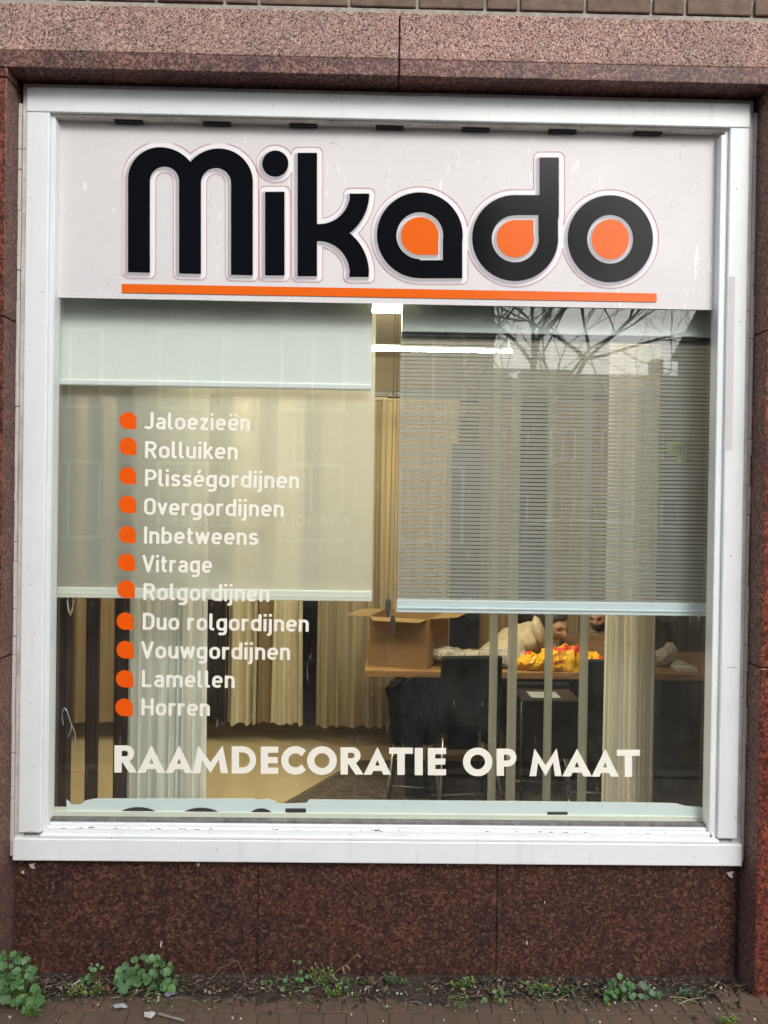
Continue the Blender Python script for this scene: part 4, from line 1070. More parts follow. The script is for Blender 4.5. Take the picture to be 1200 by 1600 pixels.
# second box, opened, in front of the bearded person
a, b = at(888, 998, 2.95), at(1000, 1040, 2.95)
cb2 = thing('cardboard_box', 'opened brown cardboard box between yellow bag and bearded person', 'box', ((a.x+b.x)/2, 3.0, TZ))
M_CARDD = noisy('darker_cardboard', (.22, .13, .055), (.27, .16, .07), 5, .85)  # slightly darker brown than the first box
for p, q in (((a.x-.03, 2.95), (b.x, 2.90)), ((b.x, 2.90), (b.x+.02, 3.18)), ((b.x+.02, 3.18), (a.x, 3.2)), ((a.x, 3.2), (a.x-.03, 2.95))):
    bm = BM(); wallp(bm, p, q, TZ+.001, a.z-.01); obj('side_panel', bm, M_CARDD, cb2)

# bags and wrapping on the table
def mat_bag():
    m = mat('yellow_plastic_bag', (.80, .42, .01), .28); co = objco(m)
    n1 = noise(m, co, 7.5, 2); f = ramp(m, n1, [(.60, (0,)*3), (.615, (1,)*3)]).outputs[0]
    L(m, mix(m, (.85, .47, .01), (.75, .06, .03), f), BS(m).inputs['Base Color']); return m
bags = []
for (x, y, rx, rz) in ((826, 1034, .09, .05), (845, 1036, .09, .055), (868, 1032, .11, .075), (892, 1030, .11, .09), (910, 1036, .09, .07), (930, 1036, .08, .06), (896, 1052, .07, .03)):
    p = at(x, y, 2.52); bags.append(((p.x, 2.55, max(p.z, TZ-.015)), (rx, .09, rz)))
bg_ = lumps('plastic_bag', bags, 'crumpled yellow plastic bag with red patches lying on the table', 'bag', mat_bag(), .021, disp=.030, smooth=False)
wr = []
for (x, y, rx, rz) in ((700, 1022, .10, .03), (725, 1028, .12, .035), (752, 1026, .10, .04), (775, 1026, .09, .05), (795, 1030, .08, .06), (806, 1022, .07, .05), (815, 1042, .05, .03)):
    p = at(x, y, 2.60); wr.append(((p.x, 2.62, max(p.z, TZ+.02)), (rx, .11, rz)))
M_WRAP = fabric('white_plastic_wrap', (.70, .67, .60), .05, .3, .4)
lumps('plastic_wrap', wr, 'pile of loose white plastic wrapping on the table behind the tall black chair', 'wrapping', M_WRAP, .022, disp=.030, smooth=False)
wr = []
for (x, y, rx, rz) in ((1040, 1028, .05, .05), (1052, 1020, .04, .06), (1066, 1040, .06, .03)):
    p = at(x, y, 2.6); wr.append(((p.x, 2.65, p.z), (rx, .06, rz)))
lumps('plastic_wrap', wr, 'small white bundle on the table seen through the charcoal curtain', 'wrapping', M_WRAP, .016, disp=.018, smooth=False)
a, b = at(1060, 1046, 2.5), at(1090, 1058, 2.5)
bm = BM(); box(bm, a.x, b.x, 2.5, 2.62, TZ+.001, a.z+.01, .003); tag(obj('white_carton', bm, mat('white_carton', (.6, .58, .52), .6)), 'flat white carton at the right end of the table', 'carton')

# ================================================================== people in the showroom
def chain_(p, r, q, s, n=8):
    p, q = Vector(p), Vector(q); return [(tuple(p.lerp(q, i/n)), (r+(s-r)*i/n,)*3) for i in range(n+1)]
SKIN = mat('skin', (.66, .40, .29), .5); LIP = mat('lips', (.36, .11, .09), .5); BROWM = mat('eyebrow_skin', (.06, .035, .025), .8); EYEM = mat('eye_dark', (.03, .02, .015), .2)
SKIN2 = mat('skin_olive', (.46, .27, .18), .5); BEARD = mat('beard', (.018, .012, .010), .9)
def remesh(name, bm, mats, parent, voxel, smooth_it=2, post=None, disp=0):
    me = bpy.data.meshes.new('tmp'); bm.to_mesh(me); bm.free(); o = bpy.data.objects.new('tmp', me); COL.objects.link(o)
    md = o.modifiers.new('r', 'REMESH'); md.mode = 'VOXEL'; md.voxel_size = voxel
    if smooth_it: sm = o.modifiers.new('s', 'SMOOTH'); sm.iterations = smooth_it; sm.factor = .5
    ev = o.evaluated_get(bpy.context.evaluated_depsgraph_get()); me2 = bpy.data.meshes.new_from_object(ev); bpy.data.objects.remove(o)
    if disp:
        for v in me2.vertices: v.co += v.normal*ridge(v.co, 8.0)*disp
    me2.materials.clear()
    for m in mats: me2.materials.append(m)
    for p in me2.polygons: p.use_smooth = True; p.material_index = 0
    if post: post(me2)
    me2.transform(Matrix.Translation(parent.location).inverted()); me2.name = name
    return link(bpy.data.objects.new(name, me2), parent)
def head_geo(bm, H, sc=1.0):
    """head in local axes: face toward -Y, up +Z, eyes at z=0; H local to world"""
    q = bmesh.ops.create_icosphere(bm, subdivisions=5, radius=1)['verts']
    g = lambda x, y, z, cx, cz, sx, sz: math.exp(-((x-cx)/sx)**2-((z-cz)/sz)**2)
    for v in q:
        x, y, z = v.co
        X, Y, Z = x*.074, y*.095, z*.118
        if z < 0: k = 1-.40*(-z)**1.6; X *= k; Y *= (1-.22*(-z)**2)
        if z < -.2 and y > 0: Y *= 1-.35*min(1, (-z-.2)/.6)
        if y < 0:
            f = 0
            f += .022*g(X, Y, Z, 0, -.030, .010, .022)+.012*g(X, Y, Z, 0, -.012, .008, .022)
            f -= .010*(g(X, Y, Z, .031, .000, .017, .012)+g(X, Y, Z, -.031, .000, .017, .012))
            f += .006*g(X, Y, Z, 0, .022, .05, .010)
            f += .008*g(X, Y, Z, 0, -.062, .020, .006)+.007*g(X, Y, Z, 0, -.074, .017, .006)-.004*g(X, Y, Z, 0, -.068, .022, .003)
            f += .008*g(X, Y, Z, 0, -.100, .022, .014)
            f += .005*(g(X, Y, Z, .042, -.03, .02, .022)+g(X, Y, Z, -.042, -.03, .02, .022))
            Y -= f
        v.co = H @ (Vector((X, Y, Z))*sc)
    for s in (-1, 1):
        e = bmesh.ops.create_icosphere(bm, subdivisions=3, radius=1)['verts']
        for v in e:
            x, y, z = v.co; d = .003*math.exp(-((y*.02)/.008)**2-((z*.03)/.012)**2)
            v.co = H @ (Vector((s*(.073+x*.009), .012+y*.017, -.018+z*.030*(1 if z > 0 else .9)))*sc)
def person(label, head_c, yaw, pitch, roll, joints, coat, trous, skin, hairm, beard=False, sc=1.0):
    base = joints['foot']; t = thing('person', label, 'person', (base[0], base[1], ZF))
    H = Matrix.Translation(head_c) @ Matrix.Rotation(yaw, 4, 'Z') @ Matrix.Rotation(pitch, 4, 'X') @ Matrix.Rotation(roll, 4, 'Y')
    Hi = H.inverted()
    bm = BM(); head_geo(bm, H, sc)
    def ch(a, ra, b, rb, n=10):
        for p, r in chain_(a, ra, b, rb, n): blob(bm, p, r, 2)
    nb = joints['neck']; ch(H @ Vector((0, .03, -.06)), .050*sc, nb, .058, 8)
    ch(nb, .10, joints['chest'], .145); ch(joints['chest'], .14, joints['hip'], .135)
    for s in ('l', 'r'):
        sh, el, wr, fi = joints['sh_'+s], joints['el_'+s], joints['wr_'+s], joints['fi_'+s]
        ch(nb, .06, sh, .058); ch(sh, .052, el, .041); ch(el, .040, wr, .026)
        w0, f0 = Vector(wr), Vector(fi); d = (f0-w0).normalized(); sd_ = d.cross(Vector((0, 0, 1))).normalized()
        for k in range(4):
            off = sd_*(k-1.5)*.019; ch(w0+d*.01+off*.6, .014, w0+d*.085+off, .0105, 6)
            ln = (.058, .070, .066, .05)[k]
            ch(w0+d*.085+off, .0095, w0+d*(.085+ln*.55)+off*1.15+Vector((0, 0, -.004)), .0088, 5); ch(w0+d*(.085+ln*.55)+off*1.15+Vector((0, 0, -.004)), .0088, w0+d*(.085+ln)+off*1.15+Vector((0, 0, -.020)), .0075, 5)
        th = sd_*(-1 if s == 'l' else 1); ch(w0+d*.02+th*.02, .013, w0+d*.065+th*.052, .0105, 5); ch(w0+d*.065+th*.052, .010, w0+d*.10+th*.060, .0085, 4)
        hp = Vector(joints['hip']); side = joints['hipside']*(1 if s == 'l' else -1)
        kn, ft = Vector(joints['kn_'+s]), Vector(joints['ft_'+s])
        ch(hp+side, .085, kn, .058); ch(kn, .055, ft, .036); ch(ft+Vector((0, 0, -.02)), .036, ft+Vector((0, -.15, -.045)), .028, 6)
    def post(me):
        for p in me.polygons:
            c = (Hi @ p.center)/sc; x, y, z = c
            if abs(z) > .16 or abs(x) > .1 or y > .11: continue
            if y < -.05:
                if abs(x) < .022 and -.080 < z < -.057 and abs(x) < .024-abs(z+.068)*.6: p.material_index = 1
                elif .014 < abs(x) < .046 and (.018 if beard else .0205) < z+abs(abs(x)-.03)*.3 < .0265: p.material_index = 2
                elif ((abs(x)-.031)/.014)**2+((z)/.0055)**2 < 1: p.material_index = 3
            if beard and y < .02 and ((z < -.075) or (abs(x) > .03 and z < -.045) or (abs(x) < .03 and -.055 < z < -.046)) and not (abs(x) < .018 and -.078 < z < -.058): p.material_index = 4
    remesh('body', bm, [skin, LIP, BROWM, EYEM, BEARD], t, .0062, 1, post)
    # hair
    bm = BM(); q = bmesh.ops.create_icosphere(bm, subdivisions=5, radius=1)['verts']
    for v in q:
        x, y, z = v.co; hl = .56-.85*min(1, max(0, (y+.62)/.8))
        k = 1.10 if z > hl else .90
        v.co = H @ (Vector((x*.077*k, y*.099*k+.002, z*.120*k))*sc)
    if not beard:
        for p, r in chain_(H @ Vector((0, .105, .02)), .045, H @ Vector((0, .15, -.03)), .035, 4): blob(bm, p, r, 3)
    remesh('hair', bm, [hairm], t, .006, 1, None, .003)
    # coat
    bm = BM()
    ch(nb, .125, joints['chest'], .18); ch(joints['chest'], .175, joints['hip'], .165)
    for s in ('l', 'r'):
        sh, el, wr = joints['sh_'+s], joints['el_'+s], joints['wr_'+s]
        ch(nb, .085, sh, .083); ch(sh, .080, el, .066); ch(el, .068, Vector(el).lerp(Vector(wr), .9), .050)
    hd = (H @ Vector((0, .04, -.10))); nv = (Vector(nb)-hd)
    for k in range(26):
        a = 2*math.pi*k/26; ax_ = nv.normalized(); u = ax_.orthogonal().normalized(); v_ = ax_.cross(u)
        fr = H.to_3x3() @ Vector((0, -1, 0))
        d = u*math.cos(a)+v_*math.sin(a); gap = d.dot(fr)
        if gap > .80: continue
        c = Vector(nb).lerp(hd, .28-.15*gap)+d*(.088+.015*gap); blob(bm, tuple(c), .026, 2)
        c = Vector(nb).lerp(hd, .75-.35*gap)+d*(.090+.02*gap); blob(bm, tuple(c), .017, 2)
    remesh('coat', bm, [coat], t, .010, 3, None, .012)
    bm = BM()
    for s in ('l', 'r'):
        hp = Vector(joints['hip']); side = joints['hipside']*(1 if s == 'l' else -1)
        kn, ft = Vector(joints['kn_'+s]), Vector(joints['ft_'+s])
        ch(hp+side*.6, .12, kn, .076); ch(kn, .075, ft+Vector((0, 0, .04)), .055)
    remesh('trousers', bm, [trous], t, .014, 2, None, .008)
    return t
COAT1 = noisy('cream_wool', (.50, .42, .30), (.58, .49, .36), 30, .95, .9, 9); [setattr(n_.inputs['Distance'], 'default_value', .03) for n_ in COAT1.node_tree.nodes if n_.type == 'BUMP']; COAT2 = noisy('olive_beige_jacket', (.22, .165, .10), (.28, .21, .13), 25, .95, .3)
NAVY = noisy('navy_denim', (.008, .012, .028), (.014, .02, .04), 30, .9); HAIR1 = noisy('dark_brown_hair', (.018, .011, .008), (.04, .024, .016), 60, .5); HAIR2 = noisy('black_hair', (.008, .006, .005), (.018, .013, .011), 60, .5)
A = lambda x, y, Y: tuple(at(x, y, Y))
hc = at(864, 975, 2.90)
person('person in cream coat bent over the table, looking down beside the grey slats', hc, math.radians(42), math.radians(20), math.radians(-8), dict(
    foot=A(765, 1200, 3.45), neck=A(838, 996, 3.03), chest=A(806, 1016, 3.16), hip=A(756, 1052, 3.42), hipside=Vector((.0, .09, 0)),
    sh_l=A(826, 1000, 2.86), el_l=A(776, 1022, 2.84), wr_l=A(806, 1040, 2.66), fi_l=A(824, 1043, 2.64),
    sh_r=A(850, 1012, 3.24), el_r=A(880, 1040, 3.2), wr_r=A(902, 1052, 3.0), fi_r=A(920, 1055, 2.94),
    kn_l=A(752, 1120, 3.42), ft_l=(A(752, 1120, 3.42)[0]+.02, 3.44, ZF+.075), kn_r=A(760, 1118, 3.56), ft_r=(A(760, 1118, 3.56)[0], 3.6, ZF+.075)), COAT1, NAVY, SKIN, HAIR1, False, 1.08)
WOMAN = bpy.data.objects['person']
pts = [(836, 962), (843, 966), (849, 978), (853, 994), (852, 1008), (845, 1006), (836, 995), (829, 978)]
bm = BM(); fr_ = [at(x, y, 2.775+.02*math.sin(i)) for i, (x, y) in enumerate(pts)]; f = bm.faces.new([bm.verts.new(p) for p in fr_]); rr_ = bmesh.ops.poke(bm, faces=[f])
for v in rr_['verts']: v.co.y -= .012
bmesh.ops.solidify(bm, geom=bm.faces[:], thickness=-.014); obj('collar', bm, COAT1, WOMAN, smooth=True)
hc = at(934, 962, 3.34)
person('bearded person in an olive beige jacket sitting behind the table at the right', hc, math.radians(-28), math.radians(16), 0, dict(
    foot=(at(930, 1200, 3.5).x, 3.3, ZF), neck=A(932, 1000, 3.44), chest=A(932, 1042, 3.50), hip=(at(934, 1100, 3.55).x, 3.58, .06), hipside=Vector((.10, 0, 0)),
    sh_l=A(968, 1016, 3.45), el_l=A(985, 1068, 3.38), wr_l=A(962, 1064, 3.14), fi_l=A(956, 1064, 3.06),
    sh_r=A(893, 1016, 3.45), el_r=A(880, 1066, 3.38), wr_r=A(900, 1064, 3.14), fi_r=A(906, 1064, 3.06),
    kn_l=(at(945, 1100, 3.2).x, 3.28, .08), ft_l=(at(945, 1100, 3.2).x, 3.25, ZF+.075), kn_r=(at(915, 1100, 3.2).x, 3.28, .08), ft_r=(at(910, 1100, 3.2).x, 3.22, ZF+.075)), COAT2, NAVY, SKIN2, HAIR2, True, 1.02)

# ================================================================== across the street (seen as reflections in the glass)
def rat(px, py, Yv):
    p = at(px, py, Yv); return Vector((p.x, 2*GY-Yv, p.z))
M_FB = noisy('facade_brick', (.20, .12, .09), (.28, .18, .14), 2, .9); M_FP = noisy('facade_render', (.20, .175, .15), (.27, .235, .20), 1, .9); M_ROOF = noisy('roof_tiles', (.05, .045, .045), (.08, .07, .065), 6, .8)
M_FG = mat('facade_glass', (.03, .035, .04), .08)
def house(label, x0, x1, yf, h, m, cols, rows, roof=2.0, depth=7, sill=.9, g=None, wz=1.3):
    t = thing('house', label, 'house', ((x0+x1)/2, yf, ZG), g)
    bm = BM(); box(bm, x0, x1, yf-depth, yf, ZG, h); obj('wall', bm, m, t)
    bm = BM()
    if roof: 
        a = [bm.verts.new((x0-.1, yf+.3, h)), bm.verts.new((x1+.1, yf+.3, h)), bm.verts.new((x1+.1, yf-depth/2, h+roof)), bm.verts.new((x0-.1, yf-depth/2, h+roof)), bm.verts.new((x0-.1, yf-depth-.3, h)), bm.verts.new((x1+.1, yf-depth-.3, h))]
        bm.faces.new((a[0], a[1], a[2], a[3])); bm.faces.new((a[3], a[2], a[5], a[4])); bm.faces.new((a[0], a[3], a[4])); bm.faces.new((a[1], a[5], a[2])); bm.faces.new((a[0], a[4], a[5], a[1]))
    else: box(bm, x0-.05, x1+.05, yf-depth, yf+.15, h, h+.25)
    ro = obj('roof', bm, M_ROOF, t)
    if roof:
        bm = BM(); cx = x0+(x1-x0)*.3; box(bm, cx, cx+.5, yf-depth/2-.3, yf-depth/2+.3, h+roof-.6, h+roof+.7); sub('chimney', bm, m, ro)
    for r in range(rows):
        for c in range(cols):
            wx = x0+(x1-x0)*(c+.5)/cols; ww = min(1.5, (x1-x0)/cols*.55); z = ZG+sill+r*2.8
            bm = BM(); box(bm, wx-ww/2, wx+ww/2, yf, yf+.05, z, z+.08); box(bm, wx-ww/2, wx+ww/2, yf, yf+.05, z+wz-.08, z+wz)
            box(bm, wx-ww/2, wx-ww/2+.08, yf, yf+.05, z+.08, z+wz-.08); box(bm, wx+ww/2-.08, wx+ww/2, yf, yf+.05, z+.08, z+wz-.08); box(bm, wx-.03, wx+.03, yf, yf+.045, z+.08, z+wz-.08)
            fr = obj('window', bm, M_PAINT, t)
            bm = BM(); box(bm, wx-ww/2+.05, wx+ww/2-.05, yf+.001, yf+.02, z+.05, z+wz-.05); sub('pane', bm, M_FG, fr)
    bm = BM(); dx = x0+.9; box(bm, dx-.45, dx+.45, yf+.001, yf+.06, ZG, ZG+2.15); d = obj('door', bm, mat('green_door', (.03, .08, .05), .4), t)
    bm = BM(); tube(bm, [(dx+.35, yf+.1, ZG+1.05), (dx+.25, yf+.1, ZG+1.05)], .012, 6); sub('handle', bm, M_CHROME, d)
    return t
g3 = 'houses across the street'
yf = 2*GY-14.
hx = rat(772, 500, 14).x
house('pale rendered eatery building across the street with shop windows', -13, hx, yf, 12.0, M_FP, 6, 4, 0, 8, .8, g3, 1.7)
house('dark brick house across the street right of the gap with tiled roof', 7.7, 16, yf, 5.4, M_FB, 4, 1, 1.0, 3, .9, g3, 1.6)
house('long low brick terrace far behind the bare tree', 1.0, 9.0, 2*GY-30, 6.6, M_FB, 4, 2, 1.5, 7, .9, g3)
house('grey terrace house far behind with chimney', 9.05, 22.0, 2*GY-30, 6.4, M_FP, 5, 2, 1.5, 7, .9, g3)
yl = yf+.03
t = thing('eatery_sign', 'pale sign lettering ANADOLU EETHOEK on the eatery front across the street', 'sign', tuple(rat(548, 824, 13.9)))
o1 = rat(548, 823, 13.9); o1.y = yl+.06
text_mesh('word', 'ANADOLU', o1, o1.x-rat(430, 823, 13.9).x, .24, M_VINYL, t, mirror=-1)
o1 = rat(367, 823, 13.9); o1.y = yl+.06
text_mesh('word', 'EETHOEK', o1, o1.x-rat(264, 823, 13.9).x, .24, M_VINYL, t, mirror=-1)
bm = BM(); a = rat(560, 805, 13.9); b = rat(255, 832, 13.9); box(bm, b.x, a.x, yl+.0, yl+.055, b.z-.05, a.z+.05); obj('board', bm, mat('sign_board', (.10, .09, .085), .6), t)

def tree():
    random.seed(21)
    p = rat(795, 800, 9.0); t = thing('tree', 'bare street tree with wide spreading branches across the road', 'tree', (p.x, p.y, ZG))
    bm = BM(); bt = BM()
    def grow(q, d, r, l, lev):
        pts = [q]; dd = d.copy(); n = 5
        for i in range(n):
            dd = (dd+Vector((random.uniform(-1, 1), random.uniform(-1, 1), random.uniform(-.5, .8)))*.16).normalized(); pts.append(pts[-1]+dd*l/n)
        tube(bm if lev < 2 else bt, pts, r, 7 if lev < 2 else 4, r*.62, caps=False)
        if lev >= 5 or r < .002: return
        k = 4 if lev < 2 else random.choice((3, 4, 5))
        for i in range(k):
            s = pts[random.randint(2, n)] if i else pts[-1]
            a = Vector((random.uniform(-1, 1), random.uniform(-1, 1), random.uniform(-.35, .7))).normalized()
            nd = (dd*.75+a*.8).normalized()
            grow(s, nd, r*(.62 if i == 0 else .48), l*random.uniform(.62, .85), lev+1)
    base = Vector((p.x, p.y, ZG))
    tube(bm, [base, base+Vector((.05, 0, 1)), base+Vector((-.03, 0, 1.7)), base+Vector((.06, 0, 2.3))], .17, 10, .13)
    f = base+Vector((.06, 0, 2.2))
    grow(f, Vector((.85, .1, .95)).normalized(), .052, 2.0, 0); grow(f, Vector((.15, -.2, 1)).normalized(), .068, 2.1, 0); grow(f, Vector((-.45, .2, .9)).normalized(), .05, 2.0, 0); grow(f, Vector((.9, -.2, .6)).normalized(), .036, 2.0, 1); grow(f+Vector((0, 0, .3)), Vector((.6, .3, .9)).normalized(), .034, 1.8, 1)
    mb = noisy('bark', (.05, .042, .034), (.085, .072, .058), 12, .95, .5)
    obj('trunk', bm, mb, t, smooth=True); obj('crown', bt, mb, t, smooth=True)
tree()
def car():
    c = rat(870, 800, 8.6); y = c.y; x = c.x
    t = thing('car', 'dark grey hatchback parked along the far kerb', 'car', (x, y, ZG-.04))
    body = [(-2.05, .30), (-2.08, .62), (-1.95, .80), (-1.15, .92), (-.55, 1.38), (-.1, 1.46), (.75, 1.43), (1.45, 1.30), (1.95, .92), (2.05, .80), (2.06, .35), (1.6, .26), (-1.7, .26)]
    bm = BM(); prism(bm, [(x+a, ZG+b) for a, b in body], y-.86, y+.86)
    bmesh.ops.bevel(bm, geom=[e for e in bm.edges], offset=.07, segments=3, profile=.6, affect='EDGES', clamp_overlap=True)
    for v in bm.verts:
        k = max(0, (v.co.z-ZG-.9)/.55); v.co.y = y+(v.co.y-y)*(1-.20*k)
    obj('body', bm, mat('car_paint', (.025, .028, .032), .25, coat=.8), t, smooth=False)
    for s in (-1, 1):
        for pts in ([(-1.0, .95), (-.52, 1.32), (.02, 1.38), (.02, .95)], [(.10, .95), (.10, 1.38), (.72, 1.35), (1.3, 1.2), (1.45, .97)]):
            bm = BM(); yy = y+s*.86
            ys = [yy-s*.172*max(0, (b-.9)/.55)+s*.004 for a, b in pts]
            vs = [bm.verts.new((x+a, q, ZG+b)) for (a, b), q in zip(pts, ys)]; bm.faces.new(vs); obj('side_window', bm, M_FG, t)
        for wx in (-1.3, 1.3):
            bm = BM(); tube(bm, [(x+wx, y+s*.70, ZG+.28), (x+wx, y+s*.87, ZG+.28)], .31, 24); wh = obj('wheel', bm, mat('rubber', (.02, .02, .02), .8), t)
            bm = BM(); tube(bm, [(x+wx, y+s*.871, ZG+.28), (x+wx, y+s*.88, ZG+.28)], .19, 16); sub('rim', bm, M_ALU, wh)
        bm = BM(); box(bm, x-2.07, x-1.98, y+s*.62-.16, y+s*.62+.16, ZG+.62, ZG+.74, .02); obj('headlight', bm, mat('lamp_glass', (.6, .6, .6), .1), t)
car()

# ================================================================== weeds and litter at the foot of the wall
random.seed(31)
G1 = mat('fresh_leaf', (.07, .165, .045), .5); G2 = mat('mid_leaf', (.042, .11, .032), .55); G3 = mat('yellow_green_leaf', (.17, .25, .045), .55); G4 = mat('stem_green', (.13, .17, .06), .6); G5 = mat('grey_green_leaf', (.09, .145, .08), .6)
YEL = mat('yellow_petal', (.65, .55, .06), .6)
for m, c in ((G1, (.055, .15, .032)), (G2, (.03, .085, .02))):
    L(m, mix(m, m.node_tree.nodes['Principled BSDF'].inputs['Base Color'].default_value[:3], c, ramp(m, noise(m, objco(m), 55, 4), [(.35, (0,)*3), (.65, (1,)*3)]).outputs[0]), BS(m).inputs['Base Color'])
def leaf_round(bm, c, r, nrm, spin, lobes=7, cup=.25, mi=0):
    n = 42; R = Vector(nrm).to_track_quat('Z', 'Y').to_matrix() @ Matrix.Rotation(spin, 3, 'Z')
    ctr = bm.verts.new(Vector(c)+R @ Vector((0, 0, -cup*r*.5))); ring = []; mid = []
    for i in range(n):
        a = 2*math.pi*i/n; notch = 1-.42*math.exp(-((((a-math.pi/2+math.pi) % (2*math.pi))-math.pi)/.22)**2)
        k = (1+.07*math.cos(lobes*a)+.02*math.cos(3*lobes*a))*notch
        z = cup*r*(.25+.10*math.cos(lobes*a+1))
        ring.append(bm.verts.new(Vector(c)+R @ Vector((r*k*math.cos(a), r*k*math.sin(a), z)))); mid.append(bm.verts.new(Vector(c)+R @ Vector((.5*r*k*math.cos(a), .5*r*k*math.sin(a), cup*r*.05*math.cos(lobes*a)))))
    for i in range(n):
        j = (i+1) % n
        for f in (bm.faces.new((ctr, mid[i], mid[j])), bm.faces.new((mid[i], ring[i], ring[j], mid[j]))): f.material_index = mi; f.smooth = True
def leaf_long(bm, p, d, l, wd, droop=.5, mi=0, tooth=0):
    d = Vector(d).normalized(); s = d.cross(Vector((0, 0, 1))).normalized(); n = 8; prev = None
    for i in range(n+1):
        u = i/n; c = Vector(p)+d*l*u+Vector((0, 0, -droop*l*u*u)); w_ = wd*math.sin(math.pi*min(1, u*.93+.05))**.8*(1-.3*u)*(1+(tooth*(1 if i % 2 else -1)))
        row = [bm.verts.new(c+s*w_+Vector((0, 0, w_*.35))), bm.verts.new(c), bm.verts.new(c-s*w_+Vector((0, 0, w_*.35)))]
        if prev:
            for k in range(2): f = bm.faces.new((prev[k], prev[k+1], row[k+1], row[k])); f.material_index = mi; f.smooth = True
        prev = row
def plant(kind, label, px, py, wpx, hpx, cnt, group=None, leafm=None, seed=0, lean=0):
    """weed rooted at the photo column px, ground row py; spread wpx and height hpx photo pixels"""
    random.seed(seed*7+3); b = gnd(px, py); b.z = ZG+.002; wd, h = wpx/490., hpx/490.
    names = {'round': 'round_leaf_weed', 'rosette': 'rosette_weed', 'clover': 'clover_weed', 'sprig': 'sprig_weed'}
    t = thing(names[kind], label, 'weed', tuple(b), group); lf = BM(); st = BM()
    for i in range(cnt):
        if kind == 'round':
            u = random.uniform(-1, 1); v = random.random(); x = b.x+u*wd*.5+lean*v; z = b.z+.012+h*v*(1-.5*u*u); y = b.y-.01-random.uniform(0, .05)*(1-v*.5)
            r = random.uniform(.007, .0135)*(1.1-.3*v)*min(1.15, max(.6, wd/.12)); nr = Vector((random.uniform(-.5, .5), random.uniform(-1.1, -.35), random.uniform(.5, 1)))
            leaf_round(lf, (x, y, z), r, nr, random.uniform(-.7, .7)+math.pi, random.choice((5, 7)), mi=random.choice((0, 0, 1)))
            m = Vector((b.x+u*wd*.15, b.y, b.z)); tube(st, [m, m.lerp(Vector((x, y, z)), .55)+Vector((0, .004, .008)), Vector((x, y, z))], .0011, 4)
        elif kind == 'clover':
            u = random.uniform(-1, 1); v = random.random(); x = b.x+u*wd*.5; z = b.z+.006+h*v*(1-.4*u*u); y = b.y-random.uniform(0, .03)
            leaf_round(lf, (x, y, z), random.uniform(.006, .0105), (random.uniform(-.4, .4), random.uniform(-1, -.4), 1), random.uniform(0, 6), 3, .2, mi=random.choice((0, 1)))
            tube(st, [(b.x+u*.01, b.y, b.z), (x, y, z)], .0008, 4)
        elif kind == 'rosette':
            a = random.uniform(0, 2*math.pi); el = random.uniform(.25, 1.2)
            leaf_long(lf, b+Vector((random.uniform(-.3, .3)*wd, random.uniform(-.01, .01), 0)), (math.cos(a), math.sin(a)*.8-.15, el), random.uniform(.5, 1)*max(wd*.42, h*.8), random.uniform(.0035, .007)*max(.7, min(1.3, wd/.09)), random.uniform(.2, .8), random.choice((0, 0, 1)), .22)
        else:
            u = random.uniform(-1, 1); x = b.x+u*wd*.45; top = Vector((x+random.uniform(-.015, .015)+lean*.5, b.y-random.uniform(0, .03), b.z+h*random.uniform(.45, 1))); rt = Vector((b.x+u*wd*.3, b.y, b.z))
            tube(st, [rt, rt.lerp(top, .5)+Vector((.003, 0, .004)), top], .0009, 4)
            for k in range(7):
                q = rt.lerp(top, .25+.75*k/6); a = k*2.4
                leaf_long(lf, q, (math.cos(a), math.sin(a)-.3, .5), random.uniform(.008, .016), random.uniform(.0022, .004), .3, random.choice((0, 1)))
    lm = leafm or [G1, G2]
    obj('foliage', lf, lm, t); obj('stem', st, G4, t)
    return t
plant('round', 'largest leafy green weed with yellow flowers in the left corner by the jamb', 22, 1570, 92, 82, 105, seed=1)
plant('round', 'small weed with three scalloped leaves beside the dead brown leaf', 148, 1538, 44, 34, 9, seed=2)
plant('round', 'bushy scalloped leaf weed right of the dead brown leaf', 232, 1542, 92, 48, 62, seed=3)
plant('sprig', 'low green sprigs left of the bushy scalloped weed', 135, 1556, 60, 22, 12, None, [G2, G3], 4)
plant('rosette', 'low feathery green rosette under the bushy scalloped weed', 232, 1550, 66, 18, 22, None, [G1, G3], 5)
plant('rosette', 'toothed rosette weed left of two round leaves on stalks', 426, 1540, 44, 30, 14, None, [G1, G5], 6)
plant('round', 'weed with two round leaves on stalks left of the dry stem', 462, 1540, 40, 44, 9, None, [G1, G1], 7)
plant('sprig', 'tangled pale green sprig weed under the dry stem', 508, 1540, 56, 36, 16, None, [G3, G5], 8)
plant('rosette', 'grassy dark green tuft right of the dry stem', 545, 1538, 44, 32, 26, None, [G2, G1], 9)
plant('sprig', 'small yellow green weed in front of the grassy tuft', 520, 1558, 34, 22, 9, None, [G3, G1], 10)
plant('sprig', 'small upright two headed weed alone in the middle of the wall', 618, 1540, 40, 24, 9, None, [G5, G1], 11)
plant('sprig', 'tiny weed tuft left of the oval leaved sprout', 722, 1546, 46, 22, 10, None, [G2, G3], 12)
plant('round', 'short blue green weed below the oval leaved sprout', 772, 1560, 36, 30, 8, None, [G5, G1], 13)
plant('rosette', 'wide flat weed right of the oval leaved sprout', 838, 1548, 66, 20, 22, None, [G1, G3], 14)
plant('rosette', 'round leafy rosette left of the clover', 882, 1552, 44, 22, 20, None, [G1, G2], 15)
plant('clover', 'dense clover like weed with small round leaves at the right', 966, 1560, 46, 36, 30, seed=16)
plant('clover', 'sparse clover like weed just right of the dense one', 1010, 1560, 36, 26, 12, None, [G2, G5], 17)
plant('rosette', 'grey green toothed weed near the right corner', 1076, 1553, 40, 24, 18, None, [G5, G2], 18)
